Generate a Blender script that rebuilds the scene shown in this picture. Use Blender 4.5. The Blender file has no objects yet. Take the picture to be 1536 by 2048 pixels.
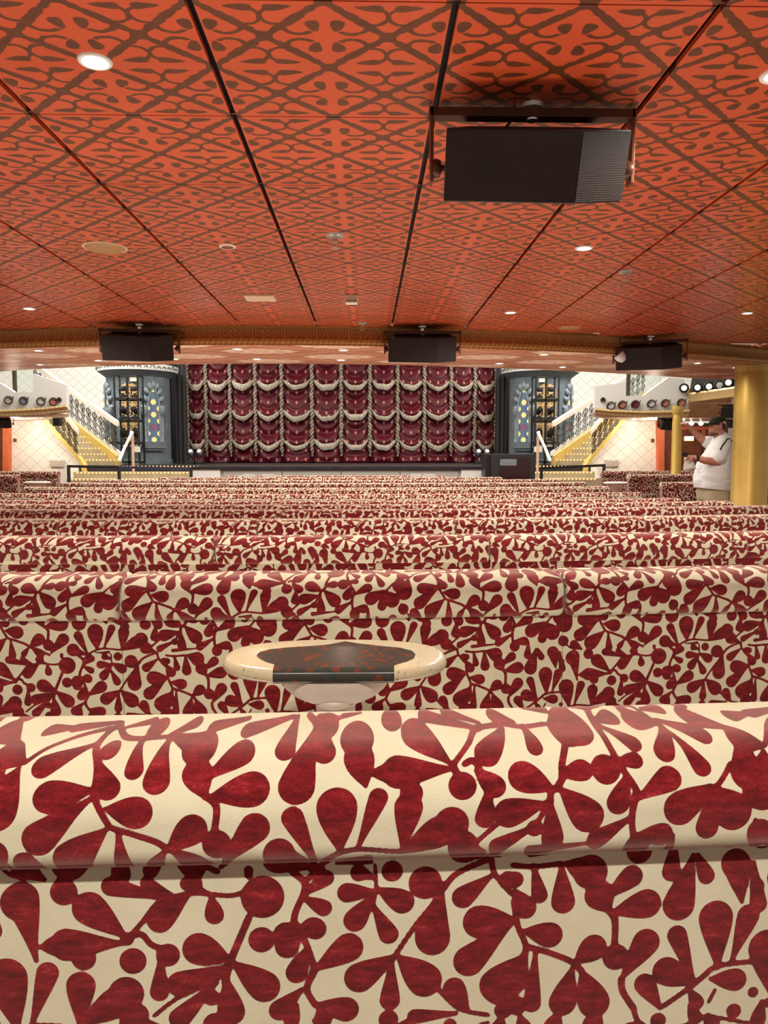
import bpy, bmesh, math, random
import numpy as np
from mathutils import Vector, Matrix, Euler
random.seed(7)
SC = bpy.context.scene
COL = SC.collection
PI = math.pi
# ------------------------------------------------------------------ camera, world, exposure
F = 1500.0                      # focal length in pixels of the 1536x2048 frame
PITCH = math.atan(121.0/1500.0) # camera looks slightly down
YAW = math.atan(34.0/1500.0)    # and slightly right of the hall axis
CZ = 1.34                       # lens height over the flat front floor
cam = bpy.data.cameras.new('camera')
cam.sensor_fit = 'VERTICAL'; cam.sensor_height = 36.0; cam.lens = F/2048*36.0
cam.clip_start = 0.02
camo = bpy.data.objects.new('camera', cam); COL.objects.link(camo)
camo.location = (0, 0, CZ); camo.rotation_euler = (PI/2-PITCH, 0, -YAW)
SC.camera = camo
SC.view_settings.view_transform = 'Standard'; SC.view_settings.look = 'None'
SC.view_settings.gamma = 1.0; SC.view_settings.use_curve_mapping = False
SC.view_settings.exposure = 0.08
world = bpy.data.worlds.new('hall_ambient'); SC.world = world; world.use_nodes = True
bg = world.node_tree.nodes['Background']; bg.inputs[0].default_value = (1.0, 0.90, 0.76, 1); bg.inputs[1].default_value = 0.50
def area_light(name, loc, rot, size, power, col=(1, .9, .76), sy=None):
    l = bpy.data.lights.new(name, 'AREA'); l.energy = power; l.color = col; l.shape = 'RECTANGLE'; l.size = size; l.size_y = sy or size
    o = bpy.data.objects.new(name, l); o.location = loc; o.rotation_euler = rot; COL.objects.link(o); return o
# added unseen area lights high in the main hall, brightening the stage and walls
area_light('hall_fill', (-0.6, 12.5, 6.2), (0, 0, 0), 9, 900, (1, .93, .82), 4)
area_light('hall_fill', (-7.0, 17.5, 5.6), (math.radians(18), 0, 0), 3, 430, (1, .96, .88), 2.5)
area_light('hall_fill', (5.6, 17.5, 5.6), (math.radians(18), 0, 0), 3, 430, (1, .96, .88), 2.5)
area_light('hall_fill', (-0.6, 16.4, 5.8), (math.radians(28), 0, 0), 7, 70, (1, .88, .8), 1.2)
# added fill lights, hidden low between the rows to brighten the ceiling
for _y, _z, _p in ((-1.0, .35, 60), (1.42, .36, 34), (2.5, .34, 60), (3.57, .30, 60), (4.65, .26, 60), (5.72, .22, 60), (6.8, .2, 60), (7.9, .2, 60), (9.0, .2, 50)):
    _o = area_light('ceiling_fill', (-.5, _y, _z), (PI, 0, 0), 6.6, _p*.36, (1, .88, .72), .16); _o.data.spread = math.radians(125)

_f = Vector((math.sin(YAW)*math.cos(PITCH), math.cos(YAW)*math.cos(PITCH), -math.sin(PITCH)))
_r = Vector((math.cos(YAW), -math.sin(YAW), 0)); _u = _r.cross(_f)
def ray(px, py): return _f + _r*((px-768)/F) + _u*((1024-py)/F)
def W(px, py, Y):               # a photograph point taken at hall depth Y
    d = ray(px, py); t = Y/d.y; return Vector((d.x*t, Y, CZ+d.z*t))
def Wz(px, py, z):              # ... on the horizontal plane z
    d = ray(px, py); t = (z-CZ)/d.z; return Vector((d.x*t, d.y*t, z))
MC = -0.675                     # the hall's own centre line
def MX(x): return 2*MC - x

# ------------------------------------------------------------------ objects and properties
def tag(o, label=None, cat=None, group=None, kind=None):
    if label: o['label'] = label
    if cat: o['category'] = cat
    if group: o['group'] = group
    if kind: o['kind'] = kind
    return o
def thing(name, label, cat, loc=(0, 0, 0), rz=0, group=None, kind=None):
    o = bpy.data.objects.new(name, None); COL.objects.link(o); o.empty_display_size = .1
    o.location = loc; o.rotation_euler = (0, 0, rz)
    return tag(o, label, cat, group, kind)
def copy_thing(r, loc, label=None, group=None, rz=None):
    c = r.copy(); COL.objects.link(c); c.location = loc
    if rz is not None: c.rotation_euler = (0, 0, rz)
    if label: c['label'] = label
    if group: c['group'] = group
    for ch in r.children:
        d = ch.copy(); COL.objects.link(d); d.parent = c
        for g in ch.children:
            e = g.copy(); COL.objects.link(e); e.parent = d
    return c
def world_loc(o):
    v = Vector((0, 0, 0))
    while o is not None:
        v += Vector(o.location); o = o.parent
    return v

class MB:
    def __init__(s): s.v = []; s.f = []; s.m = []; s.uv = {}
    def add(s, vs, fs, mi=0):
        n = len(s.v); s.v += [tuple(p) for p in vs]
        for f in fs: s.f.append(tuple(i+n for i in f)); s.m.append(mi)
        return n
    def box(s, c, d, rot=None, mi=0, taper=1.0):
        hx, hy, hz = d[0]/2, d[1]/2, d[2]/2; vs = []
        for z in (-1, 1):
            k = taper if z < 0 else 1.0
            for x, y in ((-1, -1), (1, -1), (1, 1), (-1, 1)):
                p = Vector((x*hx*k, y*hy*k, z*hz))
                if rot is not None: p = rot @ p
                vs.append(Vector(c)+p)
        s.add(vs, [(3, 2, 1, 0), (4, 5, 6, 7), (0, 1, 5, 4), (1, 2, 6, 5), (2, 3, 7, 6), (3, 0, 4, 7)], mi); return s
    def tube(s, pts, r, n=8, closed=False, mi=0, cap=True):
        pts = [Vector(p) for p in pts]; m = len(pts); rs = r if isinstance(r, (list, tuple)) else [r]*m
        up = None; vs = []; fs = []
        for i, p in enumerate(pts):
            if closed: t = pts[(i+1) % m]-pts[i-1]
            else: t = pts[min(i+1, m-1)]-pts[max(i-1, 0)]
            if t.length < 1e-9: t = Vector((0, 0, 1))
            t.normalize()
            if up is None: up = Vector((0, 0, 1)) if abs(t.z) < .9 else Vector((1, 0, 0))
            a = t.cross(up)
            if a.length < 1e-6: a = t.orthogonal()
            a.normalize(); b = a.cross(t); b.normalize(); up = b
            for k in range(n):
                an = 2*PI*k/n; vs.append(p+(a*math.cos(an)+b*math.sin(an))*rs[i])
        for i in range(m if closed else m-1):
            j = (i+1) % m
            for k in range(n):
                l = (k+1) % n; fs.append((i*n+k, i*n+l, j*n+l, j*n+k))
        if not closed and cap:
            fs.append(tuple(range(n-1, -1, -1))); fs.append(tuple((m-1)*n+k for k in range(n)))
        s.add(vs, fs, mi); return s
    def lathe(s, prof, c=(0, 0, 0), n=32, mi=0, rot=None, sx=1, sy=1):
        vs = []; fs = []; m = len(prof)
        for r, z in prof:
            for k in range(n):
                a = 2*PI*k/n; p = Vector((r*math.cos(a)*sx, r*math.sin(a)*sy, z))
                if rot is not None: p = rot @ p
                vs.append(Vector(c)+p)
        for i in range(m-1):
            for k in range(n):
                l = (k+1) % n; fs.append((i*n+k, i*n+l, (i+1)*n+l, (i+1)*n+k))
        if prof[0][0] > 1e-6: fs.append(tuple(range(n-1, -1, -1)))
        if prof[-1][0] > 1e-6: fs.append(tuple((m-1)*n+k for k in range(n)))
        s.add(vs, fs, mi); return s
    def ball(s, c, r, n=16, m=10, rot=None, mi=0):
        r = r if isinstance(r, (list, tuple)) else (r, r, r)
        vs = []; fs = []
        for i in range(m+1):
            th = PI*i/m
            for k in range(n):
                a = 2*PI*k/n; p = Vector((r[0]*math.sin(th)*math.cos(a), r[1]*math.sin(th)*math.sin(a), r[2]*math.cos(th)))
                if rot is not None: p = rot @ p
                vs.append(Vector(c)+p)
        for i in range(m):
            for k in range(n):
                l = (k+1) % n; fs.append((i*n+k, (i+1)*n+k, (i+1)*n+l, i*n+l))
        s.add(vs, fs, mi); return s
    def prism(s, poly, off, mi=0):          # poly: 3d points (planar), extruded by vector off
        n = len(poly); off = Vector(off); a = [Vector(p) for p in poly]; b = [p+off for p in a]
        s.add(a+b, [tuple(range(n-1, -1, -1)), tuple(range(n, 2*n))]+[(i, (i+1) % n, n+(i+1) % n, n+i) for i in range(n)], mi); return s
    def grid(s, P, mi=0):                   # P[i][j] points
        n = len(P[0]); vs = [p for row in P for p in row]
        return s.add(vs, [(i*n+j, i*n+j+1, (i+1)*n+j+1, (i+1)*n+j) for i in range(len(P)-1) for j in range(n-1)], mi)
    def build(s, name, mats, parent=None, smooth=False, local=False, bevel=0, fix=True):
        me = bpy.data.meshes.new(name)
        off = Vector((0, 0, 0)) if (parent is None or local) else world_loc(parent)
        me.from_pydata([(p[0]-off.x, p[1]-off.y, p[2]-off.z) for p in s.v], [], s.f)
        for m in (mats if isinstance(mats, (list, tuple)) else [mats]): me.materials.append(m)
        if any(s.m): me.polygons.foreach_set('material_index', s.m)
        for k, vals in s.uv.items():
            if isinstance(vals[0], (float, int, np.floating)):
                at = me.attributes.new(k, 'FLOAT', 'POINT'); at.data.foreach_set('value', [float(x) for x in vals])
            else:
                at = me.attributes.new(k, 'FLOAT_VECTOR', 'POINT'); at.data.foreach_set('vector', [float(c) for v in vals for c in v])
        if fix:
            bm = bmesh.new(); bm.from_mesh(me); bmesh.ops.recalc_face_normals(bm, faces=bm.faces); bm.to_mesh(me); bm.free()
        o = bpy.data.objects.new(name, me); COL.objects.link(o)
        if parent is not None: o.parent = parent
        if bevel:
            md = o.modifiers.new('bevel', 'BEVEL'); md.width = bevel; md.segments = 3; md.limit_method = 'ANGLE'; smooth = True
        if smooth:
            me.polygons.foreach_set('use_smooth', [True]*len(me.polygons))
            try: me.set_sharp_from_angle(angle=math.radians(42))
            except Exception: pass
        me.update(); return o

# ------------------------------------------------------------------ material expressions
class E:
    nt = None
    def __init__(s, sk): s.s = sk
    @staticmethod
    def m(op, *a, clamp=False):
        n = E.nt.nodes.new('ShaderNodeMath'); n.operation = op; n.use_clamp = clamp
        for i, x in enumerate(a):
            if isinstance(x, E): E.nt.links.new(x.s, n.inputs[i])
            else: n.inputs[i].default_value = float(x)
        return E(n.outputs[0])
    def __add__(s, o): return E.m('ADD', s, o)
    __radd__ = __add__
    def __sub__(s, o): return E.m('SUBTRACT', s, o)
    def __rsub__(s, o): return E.m('SUBTRACT', o, s)
    def __mul__(s, o): return E.m('MULTIPLY', s, o)
    __rmul__ = __mul__
    def __truediv__(s, o): return E.m('DIVIDE', s, o)
    def __neg__(s): return E.m('MULTIPLY', s, -1)
def eabs(a): return E.m('ABSOLUTE', a)
def emin(a, b): return E.m('MINIMUM', a, b)
def emax(a, b): return E.m('MAXIMUM', a, b)
def ehyp(a, b): return E.m('SQRT', a*a+b*b)
def step(e, lo, hi):            # 1 when e <= lo, 0 when e >= hi
    n = E.nt.nodes.new('ShaderNodeMapRange'); n.interpolation_type = 'SMOOTHSTEP'
    for nm, v in (('From Min', lo), ('From Max', hi), ('To Min', 1.0), ('To Max', 0.0)): n.inputs[nm].default_value = v
    E.nt.links.new(e.s, n.inputs['Value']); return E(n.outputs[0])
def frac(e): return E.m('FRACT', e)
def ping(e, a): return E.m('PINGPONG', e, a)
class Mat:
    def __init__(s, name, col=(.5, .5, .5), rough=.6, metal=0, **kw):
        s.mat = bpy.data.materials.new(name); s.mat.use_nodes = True; s.nt = s.mat.node_tree; E.nt = s.nt
        s.b = s.nt.nodes['Principled BSDF']; s.set('Base Color', (*col, 1)); s.set('Roughness', rough); s.set('Metallic', metal)
        for k, v in kw.items(): s.set(k.replace('_', ' '), v)
    def set(s, k, v):
        if isinstance(v, E): s.nt.links.new(v.s, s.b.inputs[k])
        elif hasattr(v, 'node'): s.nt.links.new(v, s.b.inputs[k])
        else:
            if isinstance(v, tuple) and len(v) == 3: v = (*v, 1)
            s.b.inputs[k].default_value = v
    def coord(s, kind='Object'):
        n = s.nt.nodes.new('ShaderNodeTexCoord'); x = s.nt.nodes.new('ShaderNodeSeparateXYZ'); s.nt.links.new(n.outputs[kind], x.inputs[0])
        return E(x.outputs[0]), E(x.outputs[1]), E(x.outputs[2])
    def attr(s, name):
        n = s.nt.nodes.new('ShaderNodeAttribute'); n.attribute_name = name
        x = s.nt.nodes.new('ShaderNodeSeparateXYZ'); s.nt.links.new(n.outputs['Vector'], x.inputs[0])
        return E(n.outputs['Fac']), E(x.outputs[0]), E(x.outputs[1])
    def vec(s, x, y, z=0.0):
        n = s.nt.nodes.new('ShaderNodeCombineXYZ')
        for i, e in enumerate((x, y, z)):
            if isinstance(e, E): s.nt.links.new(e.s, n.inputs[i])
            else: n.inputs[i].default_value = e
        return n.outputs[0]
    def noise(s, scale, detail=3, rough=.55, vec=None, stretch=None):
        n = s.nt.nodes.new('ShaderNodeTexNoise'); n.inputs['Scale'].default_value = scale; n.inputs['Detail'].default_value = detail; n.inputs['Roughness'].default_value = rough
        if vec is None:
            t = s.nt.nodes.new('ShaderNodeTexCoord'); vec = t.outputs['Object']
        if stretch:
            m = s.nt.nodes.new('ShaderNodeMapping'); m.inputs['Scale'].default_value = stretch; s.nt.links.new(vec, m.inputs[0]); vec = m.outputs[0]
        s.nt.links.new(vec, n.inputs['Vector']); return E(n.outputs[0])
    def vor(s, scale, vec=None, out='Distance', feature='F1'):
        n = s.nt.nodes.new('ShaderNodeTexVoronoi'); n.inputs['Scale'].default_value = scale; n.feature = feature
        if vec is None:
            t = s.nt.nodes.new('ShaderNodeTexCoord'); vec = t.outputs['Object']
        s.nt.links.new(vec, n.inputs['Vector']); return n.outputs[out]
    def ramp(s, e, stops):
        n = s.nt.nodes.new('ShaderNodeValToRGB'); r = n.color_ramp
        while len(r.elements) < len(stops): r.elements.new(.5)
        for el, (p, c) in zip(r.elements, stops): el.position = p; el.color = (*c, 1)
        s.nt.links.new(e.s, n.inputs[0]); return n.outputs[0]
    def mix(s, f, a, b):
        n = s.nt.nodes.new('ShaderNodeMix'); n.data_type = 'RGBA'
        for x, i in ((f, 0), (a, 6), (b, 7)):
            if isinstance(x, E): s.nt.links.new(x.s, n.inputs[i])
            elif hasattr(x, 'node'): s.nt.links.new(x, n.inputs[i])
            elif isinstance(x, tuple): n.inputs[i].default_value = (*x[:3], 1)
            else: n.inputs[i].default_value = x
        return n.outputs[2]
    def bump(s, h, strength=.3, dist=.01):
        n = s.nt.nodes.new('ShaderNodeBump'); n.inputs['Strength'].default_value = strength; n.inputs['Distance'].default_value = dist
        s.nt.links.new(h.s, n.inputs['Height']); s.nt.links.new(n.outputs[0], s.b.inputs['Normal'])
def plain(name, col, rough=.6, metal=0, nz=0.06, scale=30, **kw):
    m = Mat(name, col, rough, metal, **kw); e = m.noise(scale, 3)
    m.set('Base Color', m.ramp(e, [(.3, tuple(max(0, c*(1-2*nz)) for c in col)), (.7, tuple(c*(1+2*nz) for c in col))])); return m.mat
def glow(name, col, strength):
    m = Mat(name, col, .4); m.set('Emission Color', (*col, 1)); m.set('Emission Strength', strength)
    e = m.noise(40, 1); m.set('Base Color', m.ramp(e, [(.3, tuple(c*.95 for c in col)), (.7, col)])); return m.mat

M = {}
# velvet leaf fabric: the woven outline is a mesh attribute (signed distance in fabric units)
m = Mat('leaf_velvet', rough=.85)
pl, _, _ = m.attr('pile')
jit = (m.noise(900, 2)-.5)*1.6
mask = step(-(pl+jit), -.7, .7)
streak = m.noise(34, 5, .72, stretch=(1, 1, 3.2)); grain = m.noise(500, 2)
red = m.ramp(streak*.75+grain*.25, [(.36, (.060, .001, .003)), (.48, (.130, .003, .006)), (.58, (.20, .007, .012)), (.68, (.36, .03, .04))])
crm = m.ramp(m.noise(14, 4)*.6+m.noise(700, 2)*.4, [(.3, (.53, .49, .345)), (.7, (.64, .60, .445))])
m.set('Base Color', m.mix(mask, crm, red))
m.set('Sheen Weight', mask*.75+.05); m.set('Sheen Roughness', .45); m.set('Sheen Tint', (1, .62, .55, 1)); m.set('Specular IOR Level', .15)
m.bump(mask*.8+grain*.25, .45, .0016)
M['fabric'] = m.mat

# printed ceiling laminate with scrolling vines on a diamond lattice
m = Mat('vine_laminate', rough=.30)
X, Y, Z = m.coord('Object')
AX, BY = .3585, .35
CEIL_SEAM = Wz(734, 235, CZ+1.2).y
wob = (m.noise(26, 2)-.5)*.012
u = ping(X+wob-(-.475+AX/2), AX/2); v = ping(Y+wob-(CEIL_SEAM-BY/2), BY/2)
U = u/(AX/2); V = v/(BY/2)
low = step(V-U, -.0005, .0005)              # 1 in the lower triangle
qx = (1-U)*low + U*(1-low); qy = V*low + (1-V)*(1-low)
dst = eabs(qx+qy-1)*.125
nodeD = emin(ehyp(1-qx, qy), ehyp(qx, 1-qy))
thick = .0108+step(nodeD, .11, .17)*.011+step(eabs(nodeD-.62), .05, .22)*.0045+step(eabs(nodeD-.32), .02, .09)*.003+(m.noise(55, 2)-.5)*.008
pat = dst-thick
def ell(cx, cy, rx, ry, ang=0.0, tp=.45):   # leaf in unit diamond coords
    ca, sa = math.cos(ang), math.sin(ang); dx = qx-cx; dy = qy-cy
    a_ = (dx*ca+dy*sa)/rx; b_ = (dy*ca-dx*sa)/ry
    taper = 1.0+a_*tp
    return (E.m('SQRT', a_*a_+(b_*taper)*(b_*taper))-1)*min(rx, ry)*.17
def arc(cx, cy, rx, ry, w, keep):           # open loop of stem, kept where keep>0
    d = eabs(ehyp((qx-cx)/rx, (qy-cy)/ry)-1)*min(rx, ry)-w
    return emax(d*.17, -keep*.17)
pa = emin(ell(.19, .32, .16, .105, 1.35, -.4), arc(.42, .27, .235, .19, .038, (.27-qy)+(qx-.55)*.35))
pb = emin(ell(.30, .185, .22, .078, -.10, .5), arc(.24, .42, .235, .225, .036, (.34-qx)+(qy-.42)*.25))
pb = emin(pb, ell(.42, .60, .10, .03, -.7, .2)); pa = emin(pa, ell(.68, .24, .09, .05, .9, .2))
pat = emin(pat, pa*low+pb*(1-low)+0.0)
vm = step(pat, -.0012, .0016)
ln = E.m('SINE', (X*1.0+Y*.35)*1500.0+m.noise(40, 1)*6)
basec = m.ramp(ln*.18+m.noise(6, 2)*.5+.25, [(.2, (.54, .074, .024)), (.8, (.66, .104, .036))])
m.set('Base Color', m.mix(vm, basec, m.ramp(m.noise(20, 3), [(.3, (.095, .026, .008)), (.7, (.14, .038, .011))])))
m.set('Coat Weight', .25); m.set('Coat Roughness', .22); m.set('Roughness', vm*.08+.34)
M['vine'] = m.mat
M['groove'] = plain('black_groove', (.006, .006, .010), .5)
M['seam'] = plain('dark_red_seam', (.10, .008, .008), .6)

# glossy copper soffit with pale medallions
m = Mat('copper_soffit', rough=.16)
X, Y, Z = m.coord('Object')
a, b = 1.60, .86
u = ping(X+.30, a/2); v = ping(Y-.10, b/2); U = u/(a/2); V = v/(b/2)
low = step(V-U, -.001, .001)
qx = (1-U)*low+U*(1-low); qy = V*low+(1-V)*(1-low)
edge_ = eabs(qx+qy-1)
line = step(eabs(edge_-.05), .016, .026)
ang = E.m('ARCTAN2', qy, qx); rad = ehyp(qx, qy)
pet = rad-(.46+E.m('SINE', ang*14.0)*.05)
curl = E.m('SINE', rad*26+E.m('SINE', ang*6)*1.2)
med = step(pet, -.02, .02)*(step(curl, -.5, .6)*.35+.65)
stud = step(ehyp(frac((qx-qy)*3)-.5, edge_*7), .10, .16)
body = m.mix(med*.95, (.46, .185, .115), (.82, .60, .46))
body = m.mix(line*.85, body, (.82, .46, .28)); body = m.mix(stud, body, (.18, .05, .02))
m.set('Base Color', body); m.set('Roughness', .36); m.set('Specular IOR Level', .06)
M['soffit'] = m.mat

# gilded cornice, scrolls above a rope moulding (attribute fuv: metres along / up)
def cornice(name, base, dark, band, h):
    m = Mat(name, rough=.38, metal=.35)
    _, u, v = m.attr('fuv')
    c = frac(u/(band*.9))-.5; w = (v/band)-.55
    r = ehyp(c, w*.9); an = E.m('ARCTAN2', w, c)
    sp = E.m('SINE', r*26.0+an)
    scroll = step(sp, -.2, .5)*step(r, .42, .48)
    leaf = step(E.m('SINE', u*(6.28/(band*.45))+v*60), -.3, .5)*step(r, .50, .46)*.6
    rope = step(E.m('SINE', u*(6.28/.028)+v*90), -.3, .6)
    up = step(v, h*1.01, h*.99)             # 1 above the rope
    pt = emax(scroll, leaf)*up+rope*(1-up)
    m.set('Base Color', m.mix(pt*.75, base, dark)); m.bump(pt, .6, .006); return m.mat
M['cornice'] = cornice('gilded_scroll_cornice', (.56, .30, .085), (.26, .105, .02), .115, .045)
M['pale_cornice'] = cornice('pale_gilded_cornice', (.80, .63, .33), (.55, .38, .14), .10, .02)
M['gold'] = plain('gold_column', (.56, .365, .085), .44, .40, .04, 4)
M['gold_trim'] = plain('gold_trim', (.62, .46, .12), .4, .3)

# white wall covering with a grey diamond lattice
m = Mat('lattice_wallcover', rough=.6)
X, Y, Z = m.coord('Object')
a, b = .32, .27
u = ping(X, a/2)/(a/2); v = ping(Z, b/2)/(b/2)
low = step(v-u, -.001, .001)
qx = (1-u)*low+u*(1-low); qy = v*low+(1-v)*(1-low)
ed = eabs(qx+qy-1)
l1 = step(ed, .035, .06); r = ehyp(qx*1.0, qy*1.25)
l2 = step(eabs(r-.52-E.m('SINE', E.m('ARCTAN2', qy, qx)*8)*.04), .02, .05)*.35
dotc = step(r, .06, .10)*.4
m.set('Base Color', m.mix(emax(emax(l1*.9, l2), dotc), (.84, .82, .76), (.40, .40, .36)))
M['lattice'] = m.mat
M['white'] = plain('white_paint', (.80, .80, .77), .5, 0, .015)
M['warm_white'] = plain('warm_white_paint', (.80, .70, .60), .5, 0, .02)
M['pinkish'] = plain('pinkish_balcony_underside', (.62, .40, .30), .35, 0, .05, 8)
M['grey'] = plain('grey_turret_plaster', (.115, .145, .165), .7, 0, .10, 6)
M['grey_light'] = plain('grey_carved_stone', (.20, .24, .27), .7, 0, .10, 12)
M['black'] = plain('black_paint', (.010, .010, .011), .45)
M['black_drape'] = plain('black_drape', (.008, .007, .008), .95)
M['charcoal'] = plain('charcoal_leg_drape', (.03, .028, .03), .9)
M['stage'] = plain('black_stage_floor', (.022, .020, .022), .35, 0, .2, 9)
M['stage_front'] = plain('pale_stage_front', (.46, .46, .42), .5, 0, .04, 3)
M['carpet'] = plain('dark_red_carpet', (.13, .022, .02), .95, 0, .25, 60)
M['wood'] = plain('brown_wood', (.20, .055, .018), .45, 0, .15, 7)
M['orange'] = plain('orange_red_pilaster', (.62, .15, .055), .5, 0, .05, 8)
M['bulkhead'] = plain('brown_bulkhead', (.42, .21, .09), .4, 0, .08, 6)
M['steel'] = plain('brushed_steel', (.62, .60, .57), .3, .9)
M['iron'] = plain('dark_wrought_iron', (.06, .05, .034), .45, .3)
M['bronze'] = plain('bronze_bracket', (.085, .028, .013), .38, .35)
M['bronze_lit'] = plain('lit_bronze_bracket', (.15, .045, .018), .4, .25)  # same bronze for the yoke arms, light on them put into the colour
M['cream_plastic'] = plain('cream_plastic', (.70, .50, .34), .45)
M['tan_plastic'] = plain('tan_plastic', (.42, .22, .09), .5)
M['lens'] = glow('lit_lamp_lens', (1.0, .93, .80), 14.0)
M['lens_small'] = glow('small_lamp_lens', (1.0, .93, .82), 3.0)
M['riser'] = plain('beige_stair_riser', (.40, .34, .22), .6, 0, .06, 6)
M['bulb'] = glow('amber_step_bulb', (1.0, .42, .13), 2.2)
M['bulb_red'] = glow('red_step_bulb', (1.0, .20, .10), 3.5)
M['exit'] = glow('lit_sign_panel', (.95, .93, .30), 1.6)
M['exit_white'] = glow('lit_sign_top', (1, 1, .85), 1.8)
M['skin'] = plain('skin', (.52, .235, .165), .5, 0, .06, 20, Subsurface_Weight=.1)
M['glass'] = None
m = Mat('clear_glass', (.9, .97, .95), .03); m.set('Transmission Weight', 1.0); m.set('IOR', 1.2); e = m.noise(3, 1); m.set('Roughness', e*.03+.02); M['glass'] = m.mat
# perforated speaker grille
m = Mat('perforated_grille', rough=.45, metal=.3)
_, u, v = m.attr('fuv')
P_ = .0085
r0 = E.m('FLOOR', v/(P_*.866)); sh = ping(r0, 1.0)*.5
du = frac(u/P_+sh)-.5; dv = frac(v/(P_*.866))-.5
hole = step(ehyp(du, dv), .30, .38)
m.set('Base Color', m.mix(hole, m.ramp(m.noise(8, 2), [(.3, (.022, .012, .010)), (.7, (.032, .018, .014))]), (.004, .003, .003))); m.bump(1-hole, .5, .002)
M['grille'] = m.mat
M['cab'] = plain('speaker_cabinet', (.018, .010, .008), .5)
# stone
m = Mat('cream_travertine', rough=.22)
n1 = m.noise(9, 5, .6); n2 = m.noise(60, 4, .7); pits = m.noise(160, 2)
c = m.ramp(n1, [(.3, (.58, .53, .39)), (.5, (.66, .57, .37)), (.62, (.72, .60, .36)), (.75, (.70, .68, .58))])
m.set('Base Color', m.mix(step(pits, .30, .36)*.8, c, (.22, .13, .06))); m.bump(n2, .08, .002); m.set('Specular IOR Level', .35); M['travertine'] = m.mat
m = Mat('dark_green_red_marble', rough=.14)
n1 = m.noise(30, 7, .75); cellc = m.vor(85, out='Color'); 
c = m.ramp(n1, [(.30, (.010, .030, .022)), (.45, (.035, .066, .052)), (.51, (.10, .030, .024)), (.55, (.045, .075, .062)), (.60, (.30, .17, .15)), (.68, (.55, .44, .40))])
hs = m.nt.nodes.new('ShaderNodeSeparateColor'); m.nt.links.new(cellc, hs.inputs[0])
c2 = m.mix(step(E(hs.outputs[0]), .06, .05), c, (.15, .05, .03))
c3 = m.mix(step(E(hs.outputs[1]), .22, .20)*.8, c2, (.03, .055, .05))
m.set('Base Color', c3); m.set('Specular IOR Level', .14); m.set('Roughness', .2); M['marble'] = m.mat
M['ivory'] = plain('ivory_plaster', (.74, .66, .56), .55, 0, .02, 40)
# curtain velvet with woven diamonds; fuv in cell units
m = Mat('burgundy_swag_velvet', rough=.5)
_, u, v = m.attr('fuv')
su = u*3.4+.3; sv = v*3.3
dd = eabs(frac(su+.5)-.5)*1.0+eabs(frac(sv+.5)-.5)*.75
dm = step(dd, .13, .18)*step(eabs(u-.5), .36, .38)
m.set('Base Color', m.mix(dm*.75, m.ramp(m.noise(5, 3), [(.3, (.042, .0004, .004)), (.7, (.092, .0008, .009))]), (.46, .20, .16)))
m.set('Specular IOR Level', .28); M['velvet'] = m.mat
m = Mat('silver_gold_fringe', rough=.55, metal=.15)
fn = m.noise(55, 4, .7, stretch=(1, 1, .25)); m.set('Base Color', m.ramp(fn, [(.3, (.12, .095, .07)), (.5, (.33, .28, .22)), (.68, (.60, .54, .44))])); m.bump(fn, .7, .01); M['fringe'] = m.mat
m = Mat('braided_cord', rough=.5, metal=.2)
X, Y, Z = m.coord('Object'); br = E.m('SINE', (Z+eabs(X-0)*1.0)*60)*.25+m.noise(40, 4)
m.set('Base Color', m.ramp(br, [(.2, (.07, .05, .035)), (.5, (.20, .155, .115)), (.85, (.42, .35, .27))])); m.bump(br, .8, .015); M['cord'] = m.mat
# stained glass lozenges, lit from behind; fuv in lozenge units
m = Mat('leaded_stained_glass', rough=.25)
_, u, v = m.attr('fuv')
fu = E.m('FLOOR', u); fv = E.m('FLOOR', v)
rnd = frac(E.m('SINE', fu*12.9+fv*7.233)*437.5)
cu = frac(u)-.5; cv = frac(v)-.5
lead = step(eabs(eabs(cu)-eabs(cv)), .05, .09); frame = step(eabs(eabs(cu)+eabs(cv)-.5), .03, .07)
par = frac((fu+fv)*.5)
disc = step(ehyp(cu, cv), .40, .44)
yel = step(eabs(par), .2, .3)*step(rnd, .70, .72)*disc
colr = m.ramp(rnd, [(0, (.05, .09, .30)), (.3, (.07, .17, .26)), (.55, (.16, .22, .27)), (.75, (.30, .04, .09)), (.9, (.06, .16, .24))])
colr = m.mix(yel, colr, (.90, .72, .12))
colr = m.mix(emax(lead*.9, frame*.5), colr, (.12, .15, .18))
m.set('Base Color', colr); m.set('Emission Color', colr); m.set('Emission Strength', yel*.9+.12); M['stained'] = m.mat
# pierced gilt screen: rosettes
m = Mat('pierced_gilt_screen', rough=.45, metal=.2)
_, u, v = m.attr('fuv')
cu = frac(u)-.5; cv = frac(v)-.5; rr = ehyp(cu, cv); an = E.m('ARCTAN2', cv, cu)
ho = step(eabs(rr-.27)-(E.m('SINE', an*6)*.09), .05, .09)
m.set('Base Color', m.mix(ho, (.62, .40, .17), (.035, .032, .03))); M['screen'] = m.mat
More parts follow.
